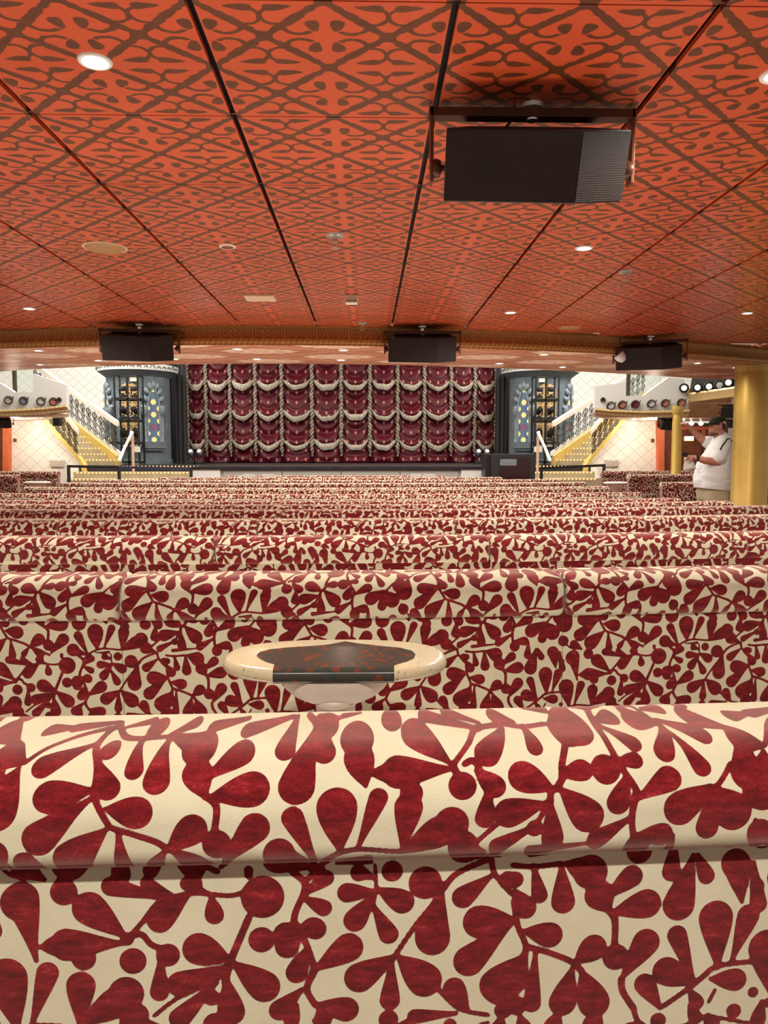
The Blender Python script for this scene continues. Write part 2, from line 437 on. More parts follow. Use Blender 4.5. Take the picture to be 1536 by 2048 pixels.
# ================================================================== leaf velvet: the repeat drawn as leaves, dots and stems
# units: a third of a photograph pixel inside six drawing fields; L = leaf base -> tip, width ; C = dot ; S = stem
FIELD = {}
FIELD[(0, 1400)] = """L 130 335 -80 260 85|L 110 370 -10 740 135|C 20 875 85|S 12 85 940 130 980 210 1005|L 320 1010 130 890 70|S 17 140 330 220 250 350 180 500 140|L 250 135 70 150 38|L 520 105 240 140 28|
S 24 540 115 505 180 520 260 580 380 590 520 630 620 690 720|L 490 235 190 395 75|C 610 270 58|L 560 330 710 560 75|L 575 505 232 555 105|L 580 550 200 850 105|L 670 615 945 660 102|S 18 540 120 640 190 750 205 950 195 1100 200|
L 600 135 770 95 25|C 812 142 60|L 930 180 1080 95 40|L 770 205 808 452 60|L 940 205 945 545 86|C 1160 270 105|L 1240 560 1140 330 95|L 960 200 1200 260 70|L 1390 95 1140 150 40|L 1225 455 1495 250 85|S 28 1240 550 1310 620 1300 760 1290 850|
L 1270 560 1625 500 115|C 1310 840 85|L 1340 960 1600 680 95|L 1030 860 1245 690 95|S 24 700 730 850 780 960 820 1040 870 1200 930 1320 990|L 670 740 375 985 115|L 740 760 765 1050 62|L 1005 880 900 1010 50|L 1060 880 1240 1010 70|L 1690 90 1370 180 50|C 1500 985 28"""
FIELD[(512, 1400)] = """L 185 90 145 357 68|L 330 100 425 378 74|C 395 150 80|L 320 170 215 622 118|S 26 260 80 330 150 320 230|C 600 230 108|L 655 515 590 250 100|S 15 330 85 480 105|L 620 75 480 95 18|C 830 122 70|L 1170 385 905 140 102|L 1180 425 745 440 108|L 690 440 850 440 60|
L 875 895 925 560 92|C 930 565 70|L 500 900 475 512 130|L 610 880 755 530 62|L 360 980 190 632 72|C 140 910 95|L 330 980 45 900 85|S 20 330 1000 480 920 620 895 850 915 1000 900|L 480 960 700 950 22|C 1170 760 105|L 890 905 1180 760 100|C 1240 890 90|
L 1370 935 1150 890 70|C 1240 530 86|S 28 1190 400 1215 470|S 22 1200 390 1300 280 1380 190 1536 165|L 1400 185 1015 90 44|L 1420 150 1180 65 30|L 1560 190 1350 400 85|S 24 1260 400 1320 380 1370 470|L 1330 440 1490 590 75|L 1400 540 1360 792 65|S 20 1290 900 1420 790 1540 700 1740 660|L 1740 650 1425 725 95|L 1640 800 1400 930 55"""
FIELD[(1024, 1400)] = """L 120 150 -40 90 45|S 18 0 150 150 180 330 165|L 240 65 410 80 28|L 170 180 190 362 55|C 490 185 122|C 425 215 97|L 540 60 470 290 100|S 28 380 300 330 420 320 500 270 570|L 255 565 -10 440 102|L 320 480 520 440 72|L 690 400 530 520 80|C 600 450 90|S 28 700 70 660 180 660 300 700 440 770 580 760 640 740 760 760 920|
S 14 540 50 690 75 850 50|L 690 155 862 125 52|L 690 190 865 335 55|L 690 405 850 403 55|L 775 640 1060 480 84|L 720 500 625 732 76|L 300 565 540 812 108|L 235 640 255 935 74|S 25 240 580 235 650|S 20 215 640 150 770 0 880|C 140 800 50|L 740 750 468 915 62|L 460 905 80 935 30|L 760 870 1005 860 74|
S 13 1020 40 1080 150 1100 200 1130 310|L 1090 175 875 160 60|L 1070 130 905 85 26|L 1085 90 1245 95 33|L 1115 160 1360 285 66|L 1095 200 965 415 70|L 1115 250 1235 515 64|L 1040 75 900 50 15|L 1530 220 1290 120 70|L 1540 250 1460 610 105|S 22 1400 440 1290 570 1220 590|L 1240 575 950 770 110|L 1245 590 1205 905 77|L 1275 590 1450 840 125|L 1250 35 1440 70 30|S 15 1520 790 1540 900"""
FIELD[(0, 1708)] = """L -30 120 20 445 60|L 255 570 170 90 105|C 170 220 110|L 425 60 430 247 85|L 775 440 490 195 107|L 760 480 330 480 105|L 285 490 420 480 60|C 530 565 72|L 490 960 515 640 92|L 130 990 60 545 130|L 215 960 340 580 70|C 815 590 79|C 785 455 40|C 770 790 105|L 500 970 790 790 100|C 830 920 70|L 990 1010 720 960 70|
S 20 790 450 880 350 960 250 1050 210 1200 190 1400 210 1536 160|L 1010 215 640 120 62|L 1040 190 870 100 40|L 1250 190 1100 110 45|C 1180 130 50|L 1140 210 915 400 82|L 1280 220 1305 385 60|S 22 800 440 870 430 920 490 980 520|C 1020 560 70|L 980 560 960 845 60|L 1380 600 1105 490 104|L 1370 640 1010 770 85|S 30 1500 340 1440 480 1390 600 1350 740|
S 18 930 930 1080 820 1300 720 1380 610|L 1300 740 1030 1000 70|C 1270 830 50|L 1360 720 1395 1010 88|C 1290 1000 75|L 1400 620 1660 840 102|C 1580 225 128|C 1570 485 78|S 20 90 1010 250 965 480 985|C 1500 90 25"""
FIELD[(512, 1708)] = """S 26 220 80 290 140 290 200 235 330 230 430 290 500 340 650 340 700 300 800 350 900|S 22 300 130 400 60|L 300 210 460 90 52|L 290 240 450 330 54|L 250 450 390 390 60|C 355 430 65|C 180 460 78|L 250 400 150 600 76|L 350 680 630 500 94|L 290 560 215 760 70|L 270 800 85 970 67|L 350 900 615 950 82|L 240 900 190 1040 50|L 370 930 420 1040 60|
S 14 710 50 715 200 690 320|L 710 215 480 215 64|L 700 130 570 70 45|C 612 100 48|C 812 92 64|L 730 200 940 320 78|L 690 250 545 445 74|L 700 300 820 535 64|C 1010 170 100|S 25 1120 210 1200 120 1390 40|C 1055 500 105|L 1110 180 1040 625 108|S 22 1090 270 960 420 830 610|L 830 615 530 790 98|L 810 640 795 955 66|L 850 620 1090 850 112|
S 20 1090 830 1220 960 1400 1010|L 1270 960 1150 770 72|L 1200 990 900 1000 50|C 790 1010 60|L 1410 140 1180 310 72|S 22 1410 40 1430 130 1536 260|C 1510 170 55|L 1540 410 1232 430 108|L 1540 440 1200 730 102|C 1480 830 122|L 1610 650 1370 900 110|L 1500 940 1480 1040 60"""
FIELD[(1024, 1708)] = """C 20 170 50|L 20 240 120 410 72|S 24 10 300 40 460 90 590 60 700|S 22 0 80 130 95 300 80|L 130 90 180 325 54|L 300 90 320 397 79|C 480 140 107|L 600 390 490 200 100|L 330 80 480 140 70|L 570 310 795 130 74|L 620 400 930 330 97|S 30 600 380 640 450 640 620|C 650 680 82|L 690 820 890 520 92|S 28 690 820 700 900 770 1010|L 80 490 320 540 84|
S 25 100 590 250 640 380 700 440 760|L 400 700 580 560 87|L 380 740 300 1040 92|L 440 760 560 1060 106|L 150 630 130 1010 60|L 90 620 0 880 80|C 40 960 60|C 780 20 80|L 1000 -50 980 222 63|L 1120 60 1010 470 108|L 1150 60 1230 245 57|L 1440 365 1390 50 92|C 1390 120 92|L 1300 780 1270 345 117|L 1390 740 1510 385 77|L 1150 860 1010 497 67|L 1130 870 890 740 97|
S 24 960 1010 1110 910 1200 840 1300 770 1536 750|L 1260 850 1495 870 78|L 940 1020 800 800 72|L 1130 920 1200 1040 50|S 15 1290 920 1250 1000|C 1536 950 35|C 1536 270 45"""
FIELD[(0, 2040)] = "L 60 20 30 190 55|S 20 60 20 200 90 420 120 620 60 760 140|L 250 100 300 210 60|L 420 110 520 190 50|L 620 60 560 200 55|L 760 130 900 60 60|L 800 140 850 215 45|S 20 760 140 1000 170 1200 80 1390 20|L 1000 160 1060 60 55|L 1200 80 1150 200 62|L 1300 60 1400 180 60|S 18 1390 20 1536 150|L 1500 120 1460 215 45"
FIELD[(512, 2040)] = "L 200 10 120 150 60|L 420 30 330 180 66|S 20 340 0 460 120 700 160 880 40|L 460 120 560 50 48|L 700 150 640 215 50|L 720 150 800 60 52|L 900 30 860 190 62|S 18 880 40 1100 130 1400 60|L 1100 130 1030 210 52|L 1130 120 1190 30 45|L 1300 90 1330 210 60|L 1480 30 1450 190 62"
FIELD[(1024, 2040)] = "L 60 30 110 190 60|L 300 20 240 180 66|L 560 40 480 170 72|S 22 770 10 820 120 1000 170 1250 90|L 820 120 700 190 58|L 900 150 960 60 55|L 1000 165 1050 215 45|L 1130 20 1190 140 48|S 18 1250 90 1536 160|L 1250 90 1300 200 58|L 1400 120 1430 20 52"
RW, RY0, RY1 = 1536, 1405, 2112
Fab = np.full((RY1-RY0, RW), -30.0, np.float32)
def _smax(sl, sd, k=5.0):
    a = Fab[sl]; h = np.maximum(k-np.abs(a-sd), 0)/k
    Fab[sl] = np.maximum(a, sd)+h*h*k*.25
def _prim(x0, y0, x1, y1, fn):
    x0 = int(x0)-12; x1 = int(x1)+12; y0 = max(int(y0)-12, RY0); y1 = min(int(y1)+12, RY1)
    if y1 <= y0: return
    ys = np.arange(y0, y1)[:, None]; xs = np.arange(x0, x1)[None, :]
    val = fn(xs.astype(np.float32), ys.astype(np.float32))
    a = x0
    while a < x1:                       # wrap round the repeat
        n = min(x1-a, RW-(a % RW)); sl = (slice(y0-RY0, y1-RY0), slice(a % RW, a % RW+n))
        _smax(sl, val[:, a-x0:a-x0+n]); a += n
def _leaf(ax, ay, bx, by, ra, rb):
    ll = max((bx-ax)**2+(by-ay)**2, 1e-3)
    def fn(x, y):
        t = np.clip(((x-ax)*(bx-ax)+(y-ay)*(by-ay))/ll, 0, 1)
        d = np.hypot(x-ax-t*(bx-ax), y-ay-t*(by-ay))
        s = t*t*(3-2*t); fat = min(max((2.25-(math.sqrt(ll)+rb)/(2*rb))/.8, 0), 1); w = fat*np.sin(t*PI/2)+(1-fat)*(.5*t+.5*s)
        return ra+(rb-ra)*w-d
    _prim(min(ax, bx)-rb, min(ay, by)-rb, max(ax, bx)+rb, max(ay, by)+rb, fn)
for (ox, oy), txt in FIELD.items():
    for tok in txt.replace('\n', '').split('|'):
        q = tok.split(); k = q[0]; n = [float(z) for z in q[1:]]
        if k == 'C':
            x, y, r = ox+n[0]/3, oy+n[1]/3, n[2]/3
            _prim(x-r, y-r, x+r, y+r, lambda X, Y, x=x, y=y, r=r: r-np.hypot(X-x, Y-y))
        elif k == 'L':
            bx, by, tx, ty, w = n; L = math.hypot(tx-bx, ty-by); f = max(L-w, .35*L)/L
            cx, cy = bx+(tx-bx)*f, by+(ty-by)*f
            _leaf(ox+bx/3, oy+by/3, ox+cx/3, oy+cy/3, min(5, w/3*.4), w/3*.94)
        else:
            r = n[0]/3*.62; P = [(ox+n[i]/3, oy+n[i+1]/3) for i in range(1, len(n), 2)]
            Q = []
            for i in range(len(P)-1):
                p0, p1, p2, p3 = P[max(i-1, 0)], P[i], P[i+1], P[min(i+2, len(P)-1)]
                for s in range(6):
                    t = s/6
                    Q.append(tuple(.5*(2*p1[c]+(p2[c]-p0[c])*t+(2*p0[c]-5*p1[c]+4*p2[c]-p3[c])*t*t+(3*p1[c]-p0[c]-3*p2[c]+p3[c])*t**3) for c in (0, 1)))
            Q.append(P[-1])
            for a, b in zip(Q, Q[1:]): _leaf(a[0], a[1], b[0], b[1], r, r)
Fab = np.clip(Fab, -30, 30)
def fab(px, py):
    """signed distance (positive in a leaf) at fabric coordinates, repeating"""
    x = np.mod(np.asarray(px, float), RW); H = RY1-1-RY0-13
    y = np.mod(np.asarray(py, float)-RY0-10, H)+10
    x0 = np.floor(x).astype(int); y0 = np.floor(y).astype(int); fx = x-x0; fy = y-y0; x1 = (x0+1) % RW; x0 %= RW; y1 = np.minimum(y0+1, RY1-RY0-1)
    return (Fab[y0, x0]*(1-fx)+Fab[y0, x1]*fx)*(1-fy)+(Fab[y1, x0]*(1-fx)+Fab[y1, x1]*fx)*fy

# ------------------------------------------------------------------ one banquette unit
RH, RT = .098, .170             # headrest roll height and thickness
def roll_profile(dv):
    pts = []
    def cor(cy, cz, r, a0, a1):
        n = max(3, int(abs(a1-a0)*r/dv))
        for i in range(n+1):
            a = a0+(a1-a0)*i/n; pts.append((cy+r*math.cos(a), cz+r*math.sin(a)))
    rb, rt = .026, .052
    cor(RT-rb, -RH+rb, rb, 0, -PI/2)
    cor(rb, -RH+rb, rb, -PI/2, -PI)
    cor(rt, -rt, rt, PI, PI/2)
    cor(RT-rt, -rt, rt, PI/2, 0)
    out = [pts[0]]
    for p in pts[1:]:
        a = out[-1]; L = math.hypot(p[0]-a[0], p[1]-a[1]); n = max(1, int(round(L/dv)))
        if L < 1e-6: continue
        for i in range(1, n+1): out.append((a[0]+(p[0]-a[0])*i/n, a[1]+(p[1]-a[1])*i/n))
    # fabric height coordinate: how the woven repeat wraps the roll
    vy = []; d0, z0 = .62, -.2638
    best = 1e9; tang = None
    for i, (y, z) in enumerate(out):
        vy.append(1024-F*math.tan(math.atan2(z0+z, d0+y)+PITCH))
    i0 = max(range(len(out)), key=lambda i: vy[i]) if False else None
    frt = [i for i, (y, z) in enumerate(out) if y < .15]
    ib = min(frt, key=lambda i: vy[i])
    st = min(frt, key=lambda i: out[i][1])
    res = [0.0]*len(out); K = 1/.00050
    for i in range(len(out)):
        if i > ib: res[i] = res[i-1]-K*math.hypot(out[i][0]-out[i-1][0], out[i][1]-out[i-1][1])*.55 if i > 0 else vy[i]
        else: res[i] = vy[i]
    for i in range(len(out)):       # underside: continue by arc length
        if i < st: res[i] = vy[st]+K*sum(math.hypot(out[j+1][0]-out[j][0], out[j+1][1]-out[j][1]) for j in range(i, st))
    return out, res
def fabric_sheet(mb, P, px, py):
    mb.grid(P); mb.uv.setdefault('pile', []).extend(np.clip(fab(px, py), -6, 6).ravel().tolist())
def roll_mesh(mb, x0, x1, ya, yb, zt, du, dv, ufun, poff=0.0):
    """roll along x from (x0,ya) to (x1,yb): its front lies on that line"""
    prof, vy = roll_profile(dv); n = max(8, int((x1-x0)/du)); L = x1-x0
    xs = np.linspace(0, L, n+1); e = .016
    P = []; yc, zc = RT/2, -RH/2
    for x in xs:
        d = min(x, L-x); k = 1.0 if d >= e else .80+.20*math.sqrt(max(0, 1-(1-d/e)**2))
        t = x/L
        P.append([(x0+x, ya+(yb-ya)*t+yc+(y-yc)*k, zt+zc+(z-zc)*k) for y, z in prof])
    px = np.repeat(ufun(x0+xs)[:, None], len(prof), 1); py = np.repeat(np.array(vy)[None, :]+poff, n+1, 0)
    s = len(mb.v); fabric_sheet(mb, P, px, py)
    np_ = len(prof)
    mb.f.append(tuple(s+j for j in range(np_))); mb.m.append(0)
    mb.f.append(tuple(s+n*np_+j for j in range(np_-1, -1, -1))); mb.m.append(0)
def cushion_box(mb, x0, x1, y0, y1, z0, z1, r, du, ufun, poff):
    """soft box wrapped in the fabric: profile in y,z extruded along x"""
    pr = []
    for cy, cz, a in ((y0+r, z0+r, PI), (y0+r, z1-r, PI/2), (y1-r, z1-r, 0), (y1-r, z0+r, -PI/2)):
        base = {PI: (PI*1.5, PI), PI/2: (PI, PI/2), 0: (PI/2, 0), -PI/2: (0, -PI/2)}[a]
        for i in range(4): 
            an = base[0]+(base[1]-base[0])*i/3; pr.append((cy+r*math.cos(an), cz+r*math.sin(an)))
    out = [pr[0]]
    for p in pr[1:]:
        a = out[-1]; L = math.hypot(p[0]-a[0], p[1]-a[1]); k = max(1, int(round(L/du)))
        for i in range(1, k+1): out.append((a[0]+(p[0]-a[0])*i/k, a[1]+(p[1]-a[1])*i/k))
    s_ = [0]
    for a, b in zip(out, out[1:]): s_.append(s_[-1]+math.hypot(b[0]-a[0], b[1]-a[1]))
    n = max(2, int((x1-x0)/du)); xs = np.linspace(x0, x1, n+1)
    P = [[(x, y, z) for y, z in out] for x in xs]
    px = np.repeat(ufun(xs)[:, None], len(out), 1); py = np.repeat((poff-np.array(s_)/.00046)[None, :], n+1, 0)
    s = len(mb.v); fabric_sheet(mb, P, px, py); m = len(out)
    mb.f.append(tuple(s+j for j in range(m))); mb.m.append(0)
    mb.f.append(tuple(s+n*m+j for j in range(m-1, -1, -1))); mb.m.append(0)
PANEL = .026                    # how far the back panel stands behind the roll front
def panel_mesh(mb, x0, x1, zt, zb, du, ufun, py0, scale=.000463):
    n = max(4, int((x1-x0)/du)); zs0 = zt-RH+.035; k = max(4, int((zs0-zb)/du))
    xs = np.linspace(x0, x1, n+1); zs = np.linspace(zs0, zb, k+1); e = .0012
    P = [[(x, PANEL+(e if (i == 0 or i == n) else 0), z) for z in zs] for i, x in enumerate(xs)]
    px = np.repeat(ufun(xs)[:, None], k+1, 1); py = np.repeat((py0+(zt-RH-zs)/scale)[None, :], n+1, 0)
    fabric_sheet(mb, P, px, py)
    s = len(mb.v); y2 = .125
    xe_ = np.linspace(x0, x1, max(2, int((x1-x0)/.25))+1)
    for xa_, xb_ in zip(xe_, xe_[1:]): mb.box(((xa_+xb_)/2, (PANEL+.006+y2)/2, (zs0+zb)/2), (xb_-xa_, y2-PANEL-.006, zs0-zb)); mb.uv['pile'] += [.3]*8
RB = 20.0
def curve_row(mb, rz):
    if rz == 0: mb.v = [(x, y+((x-MC)**2-MC**2)/(2*RB), z) for x, y, z in mb.v]
    return mb
def banquette(x0, x1, ztop, zfloor, du, dv, ufun_r, ufun_p, py0, label, group, loc, rz=0, poff=0.0, bend=(0, 0), pdu=None):
    """unit in local coordinates: roll front on y=0"""
    t = thing('banquette', label, 'banquette seat', loc, rz, group)
    H = ztop-zfloor
    mb = MB(); roll_mesh(mb, x0+.002, x1-.002, 0, 0, H, du, dv, ufun_r, poff); curve_row(mb, rz).build('headrest_roll', M['fabric'], t, True, True, fix=False)
    mb = MB(); panel_mesh(mb, x0+.0005, x1-.0005, H, .09, pdu or du, ufun_p, py0); curve_row(mb, rz).build('back_panel', M['fabric'], t, False, True, fix=False)
    mb = MB(); cushion_box(mb, x0+.004, x1-.004, .13, .55, .27, .43, .03, max(.02, du), ufun_p, 1900); curve_row(mb, rz).build('seat_cushion', M['fabric'], t, True, True, fix=False)
    mb = MB(); n_ = max(1, int((x1-x0)/.5)); q_ = np.linspace(x0+.005, x1-.005, n_+1)
    mb.grid([[(x, y, z) for y, z in ((.09, 0), (.09, .27), (.49, .27), (.49, 0), (.09, 0))] for x in q_]); mb.add([(q_[0], y, z) for y, z in ((.09, 0), (.09, .27), (.49, .27), (.49, 0))], [(0, 1, 2, 3)]); mb.add([(q_[-1], y, z) for y, z in ((.09, 0), (.09, .27), (.49, .27), (.49, 0))], [(3, 2, 1, 0)])
    curve_row(mb, rz).build('plinth', M['carpet'], t, False, True)
    return t
NR = 13
ROWY = [.62+1.075*i for i in range(NR)]
TOPS = [1425, 1140, 1069, 1036, 1018, 1008, 1001, 988, 975, 966, 960, 955, 951]
ROWZ = []
for i in range(NR):
    z = W(734, TOPS[i], ROWY[i]+.122).z
    ROWZ.append(z)
BACK = .90
FLOORZ = [max(0, z-BACK) if i < 6 else 0.0 for i, z in enumerate(ROWZ)]
def floor_z(y):
    return float(np.interp(y, [-2.5]+[r-.05 for r in ROWY[:7]]+[30], [FLOORZ[0]+.06]+[max(0, f) for f in FLOORZ[:6]]+[0, 0]))
SEAM0, SEGW = -.565, 1.03
ORD = ['nearest', 'second', 'third', 'fourth', 'fifth', 'sixth', 'seventh', 'eighth', 'ninth', 'tenth', 'eleventh', 'twelfth', 'thirteenth']
def upx(depth, off=0.0): return lambda x: 734+off+np.asarray(x)*F/depth
def seat_rows():
    # (units left of the middle, right of it, grid step)
    plan = [(1, 1, .0016), (2, 2, .0026), (2, 2, .0042), (3, 3, .006), (4, 3, .0075)]
    for r, (nl, nr, du) in enumerate(plan):
        nm = ORD[r]
        names = {0: 'middle unit, square behind the stone table' if r == 0 else 'middle unit'}
        for k in range(-nl, nr+1):
            x0 = SEAM0+k*SEGW; x1 = x0+SEGW
            side = 'middle' if k == 0 else ('left' if k < 0 else 'right')
            cnt = ['', 'first', 'second', 'third', 'fourth'][abs(k)]
            where = 'middle unit' if k == 0 else '%s unit to the %s of the middle' % (cnt, side)
            if r == 0 and k == 0: where = 'unit filling the bottom of the view'
            if r == 1 and k == 0: where = 'unit right behind the oval stone table'
            lab = 'red leaf velvet banquette in the %s row, %s' % (nm, where)
            d = du if (k == 0 or r > 0) else .005
            off = 0 if r == 0 else (r*617+k*0)
            dep_r, dep_p = .648, .68
            banquette(x0, x1, ROWZ[r], FLOORZ[r], d, d, upx(dep_r, off+(k*53 if r else 0)), upx(dep_p, off+(700 if r == 1 else r*390)), 1707 if r == 0 else 1500+r*57, lab,
                      'banquettes of the %s row' % nm, (0, ROWY[r], FLOORZ[r]), poff=0 if r == 0 else [0, 6, 130, -60, 40][r], pdu=d if r < 2 else d*1.5)
    ends = [(-4.2, 3.16), (-4.5, 3.16), (-4.4, 3.15), (-4.35, 3.13), (-4.32, 3.14), (-4.28, 3.12), (-3.5, 2.3), (-2.55, 1.42)]
    for j, (a, b) in enumerate(ends):
        r = 5+j
        tail = {5: 'ending before the big gold column', 7: 'row level with the man in the cap', 11: 'short row second from the stage', 12: 'shortest row, closest to the stage'}.get(r, 'reaching from aisle to aisle')
        banquette(a, b, .90+(ROWZ[r]-.90), max(0.0, ROWZ[r]-BACK) if r < 6 else 0.0, .010+.0012*j, .009, upx(.61, r*431), upx(.645, r*277), 1500+r*41,
                  'long leaf velvet banquette, the %s row, %s' % (ORD[r], tail), 'long banquettes of the far rows', (0, ROWY[r], max(0.0, FLOORZ[r]) if r < 6 else 0.0), poff=r*67, pdu=.02)
seat_rows()
# side blocks, fanned towards the stage
SIDE = [(4.60, 14.55, 4.2, .05, 'farthest', 7.8), (4.36, 12.35, 4.0, .05, 'middle', 7.8), (4.17, 10.45, 3.6, .05, 'nearest', 7.6)]
for side in (1, -1):
    for xs, yy, ln, ang, nm, xe in SIDE:
        if side < 0 and nm == 'nearest': continue
        s = 'right' if side > 0 else 'left'
        x = xs if side > 0 else MX(xs)
        a, b = (0, ln) if side > 0 else (-ln, 0)
        banquette(a, b, .96 if nm != 'nearest' else .91, 0, .013, .010, upx(.61, 300*xs), upx(.645, 100*xs), 1600, 'red leaf velvet banquette of the %s side block, %s of its rows' % (s, nm),
                  'banquettes of the side blocks', (x, yy, 0), rz=side*ang)
# ================================================================== the hall
def interp_curve(pts, z, deg=3):
    P = [Wz(x, y, z) for x, y in pts]
    return np.polyfit([p.x for p in P], [p.y for p in P], deg)
CEIL = CZ+1.2; SOF = CEIL-.175
EDGE = interp_curve([(0, 660), (130, 657), (256, 654), (512, 652.5), (730, 655), (900, 658), (1040, 663), (1240, 675), (1350, 683), (1536, 698)], CEIL, 2)
FARE = interp_curve([(0, 741), (130, 738), (220, 733), (370, 728), (620, 727), (872, 730), (1000, 737), (1130, 744), (1240, 747), (1300, 750), (1380, 757), (1470, 762)], SOF, 3)
def edge(x): return float(np.polyval(EDGE, min(max(x, -5.2), 5.4)))
def fare(x): return max(edge(x)+.9, float(np.polyval(FARE, min(max(x, -5.0), 4.9))))
# floor
mb = MB(); ys = [-2.5]+[r-.05 for r in ROWY[:7]]+[14, 23]
mb.grid([[(x, y, floor_z(y)-.001) for y in ys] for x in (-10, -4, 4, 10)])
tag(mb.build('floor', M['carpet']), kind='structure')
# ceiling: panels with open joints, dark void above
PX0, PXW, PYW = -.475, .717, .70
SEAMY = Wz(734, 235, CEIL).y
mb = MB(); ms = MB()
for i in range(-9, 9):
    xa, xb = PX0+i*PXW, PX0+(i+1)*PXW
    for j in range(-7, 11):
        ya, yb = SEAMY+j*PYW, SEAMY+(j+1)*PYW
        g = .0105; h = .0028
        y1a, y1b = min(yb-h, edge(xa+g)), min(yb-h, edge(xb-g))
        if min(y1a, y1b) <= ya+h+.02: continue
        q = [(xa+g, ya+h, CEIL), (xb-g, ya+h, CEIL), (xb-g, y1b, CEIL), (xa+g, y1a, CEIL)]
        mb.prism(q, (0, 0, .018))
ce = mb.build('ceiling', M['vine']); tag(ce, kind='structure')
mb = MB()
for i in range(-9, 8):
    xa = PX0+i*PXW; mb.grid([[(xa-.03, y, CEIL+.04) for y in (-3, edge(xa))], [(xa+.03, y, CEIL+.04) for y in (-3, edge(xa))]])
n = 24; xs = np.linspace(-6.9, 5.95, n)
mb.grid([[(x, -3, CEIL+.06) for x in xs], [(x, edge(x), CEIL+.06) for x in xs]])
for j in range(-7, 11):
    y = SEAMY+j*PYW
    if y < 7.0: mb.box((-.5, y, CEIL+.012), (12.8, .012, .008), mi=1)
tag(mb.build('ceiling_void', [M['groove'], M['seam']], ce), kind='structure')
# cornice and soffit
NX = 80; xs = np.linspace(-6.6, 6.4, NX)
prof = [(0, .02, -.01), (0, -.004, .0), (.012, -.012, .02), (.018, -.06, .066), (.008, -.112, .115), (-.016, -.118, .122), (-.022, -.135, .14), (-.016, -.156, .158), (.0, -.162, .17), (.0, -.18, .19)]
mb = MB(); s = 0; P = []; uv = []; last = None
for x in xs:
    y = edge(x)
    if last: s += math.hypot(x-last[0], y-last[1])
    last = (x, y)
    P.append([(x, y+o, CEIL+z) for o, z, _ in prof]); uv += [(s, 0.185-w-.06, 0) if False else (s, w, 0) for _, _, w in prof]
mb.grid(P); mb.uv['fuv'] = uv
tag(mb.build('trim_1', M['cornice'], smooth=True), kind='structure')
mb = MB()
mb.grid([[(x, edge(x)+.002, SOF) for x in xs], [(x, (edge(x)+fare(x))/2, SOF) for x in xs], [(x, fare(x), SOF) for x in xs], [(x, fare(x)+.01, SOF+.03) for x in xs], [(x, fare(x)+.01, SOF+.5) for x in xs]])
tag(mb.build('ceiling_soffit', M['soffit']), kind='structure')

# downlights
def downlight(p, r, label, group, power, spot=True, col=(1, .93, .81), lens_m='lens', ang=168, tilt=None):
    t = thing('downlight', label, 'ceiling light', p, group=group)
    a = MB(); a.lathe([(r*.80, .006), (r*.82, -.001), (r*.98, -.006), (r*1.18, -.005), (r*1.25, .0), (r*1.25, .004)], n=28); a.build('trim_ring', M['white'] if lens_m == 'lens' else M['steel'], t, True, True)
    a = MB(); a.lathe([(0, -.003), (r*.5, -.0035), (r*.80, -.001), (r*.80, .004)], n=24); a.build('lens', M[lens_m], t, True, True)
    if power:
        l = bpy.data.lights.new('lamp', 'SPOT'); l.energy = power; l.color = col; l.spot_size = math.radians(ang); l.spot_blend = .6; l.shadow_soft_size = max(.03, r*.7)
        o = bpy.data.objects.new('lamp', l); COL.objects.link(o); o.parent = t; o.location = (0, 0, -.02)
        if tilt: o.rotation_euler = tilt
    return t
GR = 'downlights of the leaf ceiling'
for px, py, r, lab, pw in [(190, 122, .042, 'large bright round downlight at upper left of the patterned ceiling', 60), (1168, 496, .042, 'round downlight just past the big hanging loudspeaker', 60), (1021, 625, .042, 'round downlight near the cornice, above the middle right rows', 60),
                           (58, 617, .042, 'round downlight near the cornice at the far left', 60), (1495, 626, .042, 'round downlight near the cornice above the big gold column', 60), (1556, 150, .045, 'round downlight at the right edge beside the big loudspeaker', 60)]:
    downlight(Wz(px, py, CEIL), r, lab, GR, pw*1.9)
for px in (250, 900): downlight(Vector(((px-734)/1500*1.0, -.55, CEIL)), .045, 'round downlight behind the camera, %s of the two' % ('left' if px < 500 else 'right'), GR, 95)
for k, (px, py) in enumerate([(77, 701), (80, 729), (197, 721), (349, 718), (475, 698), (514, 718), (687, 700), (682, 720), (847, 723), (999, 727), (1088, 709), (1125, 734), (1395, 726), (1472, 735)]):
    w = ['above the left balcony, nearer of two', 'above the left balcony, farther of two', 'left of the left hanging loudspeaker', 'right of the left hanging loudspeaker', 'in the pale medallion above the left of the curtain', 'on the rim above the left of the curtain',
         'in the pale medallion above the curtain middle', 'on the rim above the curtain middle', 'just under the middle hanging loudspeaker', 'on the rim above the right turret edge', 'above the right turret, bright and nearer',
         'on the rim between right turret and white wall', 'right of the right hanging loudspeaker', 'touching the top of the big gold column'][k]
    downlight(Wz(px, py, SOF-.002), .045, 'small downlight in the copper soffit, '+w, 'downlights of the copper soffit', 34 if k % 2 == 0 else 0)

